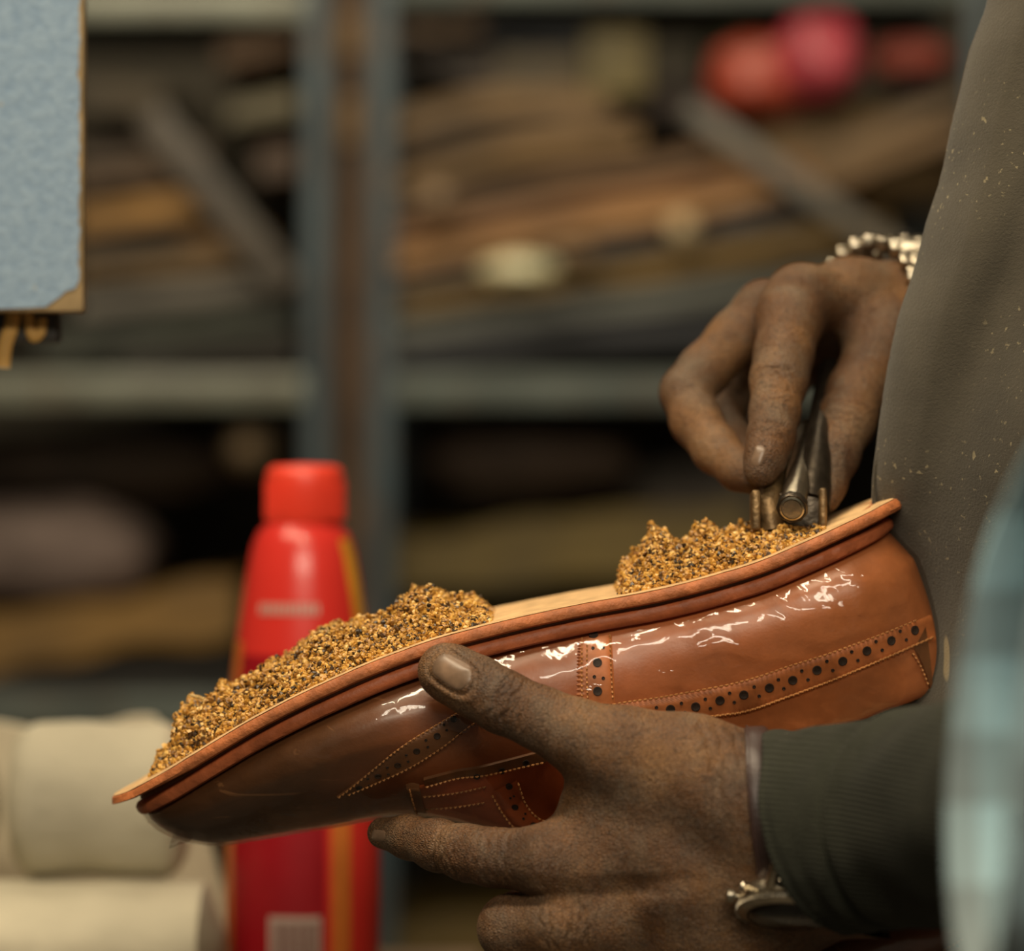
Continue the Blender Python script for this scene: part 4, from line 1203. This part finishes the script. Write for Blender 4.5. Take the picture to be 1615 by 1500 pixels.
def lump(label,cx,cy,rx,ry,y,ryd,c,name,cat,rough=0.6,seed=0,e=0.8,group=None,amp=0.12):
    vs=[];n=28;m=40
    for i in range(n+1):
        th_=math.pi*i/n
        for j in range(m):
            q=2*math.pi*j/m
            d=Vector((math.sin(th_)*math.cos(q),math.sin(th_)*math.sin(q),math.cos(th_)))
            dd=Vector([math.copysign(abs(t)**e,t) for t in d]); f_=1+amp*noise.noise(d*1.8+Vector((seed,0,0)))+amp*0.4*noise.noise(d*5+Vector((seed,0,0)))
            vs.append((X(cx,y)+dd.x*rx*K*y/F*f_, y+dd.y*ryd*f_, Z(cy,y)+dd.z*ry*K*y/F*f_))
    fs=[[i*m+j,i*m+(j+1)%m,(i+1)*m+(j+1)%m,(i+1)*m+j] for i in range(n) for j in range(m)]
    o=mesh_obj(name,vs,fs,lm(c,rough)); tag(o,label,cat,group); recenter(o); return o
y1=YR+0.04
G1='leather sheets on the right rack'; G2='leather sheets on the left rack'
# right rack, upper shelf, from the deck up
sheet('dark navy folded sheet lying lowest on the right shelf deck',(622,562),(1300,505),46,y1,(0.022,0.024,0.030),seed=1,group=G1)
sheet('grey-green sheet above the navy one on the right rack',(622,528),(1330,435),38,y1,(0.13,0.135,0.115),seed=2,rough=0.4,group=G1)
sheet('olive ochre sheet in the middle of the right pile',(622,482),(1400,362),46,y1,(0.20,0.125,0.030),seed=3,group=G1)
sheet('dark brown shiny-edged sheet under the long orange-tan sheet',(622,452),(1290,325),30,y1,(0.060,0.040,0.026),seed=4,rough=0.25,group=G1)
sheet('long orange-tan sheet sloping up to the right across the rack',(622,408),(1290,285),44,y1-0.02,(0.36,0.20,0.075),seed=5,group=G1,taper=0.2)
sheet('reddish brown sheet lying on the long orange-tan sheet',(622,372),(1270,262),38,y1,(0.23,0.115,0.038),seed=6,group=G1)
sheet('curled mid-brown sheet third from the top of the right pile',(622,335),(1130,235),40,y1,(0.15,0.085,0.034),seed=7,wave=16,group=G1)
sheet('golden brown sheet with a bowed edge second from the top',(622,290),(1010,215),44,y1,(0.22,0.135,0.050),seed=8,wave=16,sag=-16,group=G1)
sheet('dark brown sheet under the top sheet of the right pile',(622,240),(985,190),30,y1,(0.11,0.066,0.026),seed=9,wave=10,sag=-14,group=G1)
sheet('top golden sheet of the right pile, drooping at its right end',(622,195),(960,170),50,y1,(0.20,0.125,0.050),seed=10,wave=10,sag=-24,group=G1)
lump('plastic bundle with its round glint put into the colour, dark sheet edge, right rack',1075,360,22,22,y1-0.035,0.012,(0.62,0.50,0.32),'glint_bundle','bundle',0.2,1)  # pale base colour stands in for a round glint
for cx,cy,rx,ry,lab in ((818,424,60,20,'larger crumpled clear bag, its bright glint put into the colour, at the dark sheet'),(690,318,24,24,'small pinkish crumpled clear bag near the pale upright'),(905,400,30,14,'dull crumpled clear bag right of the brightest one')):
    lump(lab,cx,cy,rx,ry,y1-(0.065 if cx==818 else 0.04),0.018,(0.95,0.80,0.52) if cx==818 else (0.30,0.22,0.15),'plastic_bag','bag',0.2,cx,group='clear bags on the leather pile',amp=0.2)  # brightest bag: its glint is painted as a very pale base colour
sheet('mauve-grey cloth draped at the top left of the right rack',(622,70),(900,120),52,y1+0.05,(0.12,0.095,0.075),seed=12,wave=16,sag=10,cat='cloth',name='folded_cloth')
sheet('brown leather roll under the top beam of the right rack',(622,48),(760,40),30,y1,(0.20,0.13,0.07),seed=13)
sheet('blue-black folded cloth near the top of the right rack',(740,48),(930,60),40,y1+0.03,(0.028,0.034,0.042),seed=14,cat='cloth',name='folded_cloth')
MB_=MB().box((X(925),y1,Z(140)),(X(1025),y1+0.1,Z(38)),0.004).build('carton',lm((0.20,0.165,0.075))); tag(MB_,'small olive carton left of the pink bag','box'); recenter(MB_)
MB_=MB().box((X(780),y1+0.02,Z(170)),(X(925),y1+0.12,Z(66)),0.004).build('carton',lm((0.13,0.105,0.065))); tag(MB_,'dull brown carton left of the small olive carton','box'); recenter(MB_)
sheet('dark brown sheet behind the cartons on the right rack',(850,170),(1180,150),80,y1+0.12,(0.075,0.045,0.024),seed=15)
# the heap with the pink bag
lump('brown leather heap under the pink bag',1300,250,215,92,y1+0.10,0.08,(0.23,0.155,0.075),'leather_heap','leather',0.7,3)
sheet('tan sheet folded across the heap below the red cloth',(1190,318),(1520,205),36,y1,(0.20,0.125,0.058),seed=16,group=G1)
sheet('light brown sheet near the apron edge on the heap',(1240,270),(1520,150),40,y1+0.02,(0.26,0.18,0.10),seed=17,group=G1)
lump('bright pink plastic bag on the heap',1290,90,66,68,y1-0.01,0.04,(0.50,0.085,0.115),'plastic_bag','bag',0.35,5)
lump('salmon red plastic bag left of the pink bag',1200,122,86,62,y1+0.01,0.04,(0.45,0.09,0.055),'plastic_bag','bag',0.4,6)
lump('dusty red cloth at the right end of the shelf',1435,98,62,34,y1+0.01,0.04,(0.22,0.045,0.028),'folded_cloth','cloth',0.7,7)
lump('pale green bag behind the salmon red one',1165,85,58,60,y1+0.09,0.05,(0.20,0.20,0.13),'plastic_bag','bag',0.4,8)
def strapthing(label,a,b,w_,y,c,name='webbing_strap'):
    pa=P(*a,y); pb=P(*b,y); d=pb-pa; L=d.length; rot=Matrix.Rotation(-math.atan2(d.z,d.x),3,'Y')
    o=MB().obox((pa+pb)/2,(L,0.004,w_*K*y/F),rot,0.0012).build(name,lm(c,0.4)); tag(o,label,'strap'); recenter(o)
strapthing('pale grey diagonal strap running down to the far wrist',(1085,170),(1420,402),34,y1-0.035,(0.15,0.135,0.11))
# left rack upper shelf
sheet('dark green folded sheet lowest on the left shelf deck',(60,545),(462,500),56,y1,(0.035,0.040,0.026),seed=21,group=G2)
sheet('dark wedge of leather at the foot of the left rack upright',(190,572),(465,560),34,y1-0.01,(0.022,0.016,0.010),seed=33,group=G2)
sheet('grey sheet lying on the dark green one, left rack',(120,482),(462,440),40,y1,(0.17,0.155,0.13),seed=22,group=G2)
sheet('ochre sheet above the grey one, left rack',(120,425),(420,405),40,y1,(0.15,0.095,0.035),seed=23,group=G2)
sheet('near-black sheet tucked below the bright ochre fold',(120,398),(290,372),22,y1,(0.018,0.014,0.010),seed=24,group=G2)
sheet('bright ochre folded sheet beside the blue board',(120,350),(345,320),52,y1-0.01,(0.33,0.185,0.050),seed=25,wave=8,sag=-6,group=G2)
sheet('orange-brown sheet at the right of the bright ochre fold',(270,402),(420,380),60,y1+0.01,(0.24,0.135,0.04),seed=26,group=G2)
sheet('brown sheet above the bright ochre fold',(120,285),(300,270),36,y1,(0.11,0.065,0.028),seed=27,group=G2)
sheet('dark brown sheet next above the brown one, left rack',(120,245),(330,235),34,y1+0.02,(0.075,0.048,0.025),seed=28,group=G2)
sheet('dull olive-brown sheet beside the board, left rack',(120,150),(260,160),66,y1+0.02,(0.10,0.075,0.038),seed=29,group=G2)
strapthing('broad grey-brown strap slanting down inside the left rack',(235,180),(455,452),52,y1-0.03,(0.085,0.070,0.052))
sheet('rust brown sheet at the top right of the left rack',(345,84),(468,60),54,y1,(0.16,0.085,0.028),seed=30,group=G2)
sheet('olive grey sheet below the rust brown one',(360,180),(468,160),44,y1,(0.16,0.14,0.085),seed=31,group=G2)
sheet('small brown sheet at the middle right of the left rack',(405,262),(468,250),60,y1,(0.085,0.050,0.028),seed=32,group=G2)
# lower shelves
sheet('long ochre carton-like pile on the lower left shelf',(-100,1030),(375,955),110,y1,(0.215,0.125,0.030),seed=41,wave=10)
sheet('dark sheet under the ochre pile on the lower left shelf',(-100,1085),(380,1062),26,y1,(0.045,0.04,0.035),seed=42)
lump('mauve-grey sack lying on the ochre pile',70,872,175,82,y1+0.06,0.06,(0.165,0.125,0.11),'sack','sack',0.8,11)
lump('round beige roll end in the shadow of the lower left shelf',396,708,42,42,y1+0.06,0.06,(0.26,0.19,0.115),'cloth_roll','roll',0.7,12,e=0.95,amp=0.04)
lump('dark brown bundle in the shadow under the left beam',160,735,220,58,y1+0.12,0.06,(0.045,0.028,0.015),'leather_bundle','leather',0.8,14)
sheet('olive ochre pile on the lower right shelf',(622,890),(1180,840),120,y1+0.03,(0.150,0.105,0.022),seed=43,wave=12)
sheet('lower olive pile on the lower right shelf deck',(622,1030),(1400,975),100,y1+0.03,(0.115,0.082,0.018),seed=44,wave=10)
lump('dull brown bundle above the olive pile on the lower right shelf',830,720,170,64,y1+0.12,0.07,(0.095,0.065,0.045),'leather_bundle','leather',0.8,15)
lump('grey-brown bundle beside the far hand on the lower right shelf',1120,800,140,90,y1+0.14,0.07,(0.075,0.062,0.05),'leather_bundle','leather',0.8,16)
sheet('dark ochre pile on the bottom shelf below the shoe',(622,1560),(1300,1500),260,y1+0.05,(0.135,0.090,0.020),seed=45,wave=10)
sheet('brown pile on the bottom shelf behind the bottle',(-100,1560),(505,1520),200,y1+0.05,(0.10,0.060,0.020),seed=46,wave=10)

# ------------------------------------------------------------------ the room
def struct(name,a,b,mat):
    o=MB().box(a,b).build(name,mat,None,smooth=False); o['kind']='structure'; recenter(o); return o
M['wall']=simple('dark_workshop_wall',(0.060,0.052,0.038),0.9,var=0.3,scale=3,bump=0.2,bscale=30)
M['floor']=simple('concrete_floor',(0.12,0.105,0.085),0.85,var=0.25,scale=4,bump=0.3,bscale=40)
M['ceil']=simple('ceiling_plaster',(0.35,0.32,0.27),0.9,var=0.1,scale=3)
struct('floor',(-2.5,-2.2,-0.1),(2.5,3.8,0),M['floor'])
struct('wall_back',(-2.5,3.45,0),(2.5,3.55,2.9),M['wall'])
struct('wall_left',(-2.6,-2.2,0),(-2.5,3.55,2.9),M['wall'])
struct('wall_right',(2.5,-2.2,0),(2.6,3.55,2.9),M['wall'])
struct('ceiling',(-2.6,-2.2,2.9),(2.6,3.55,3.0),M['ceil'])
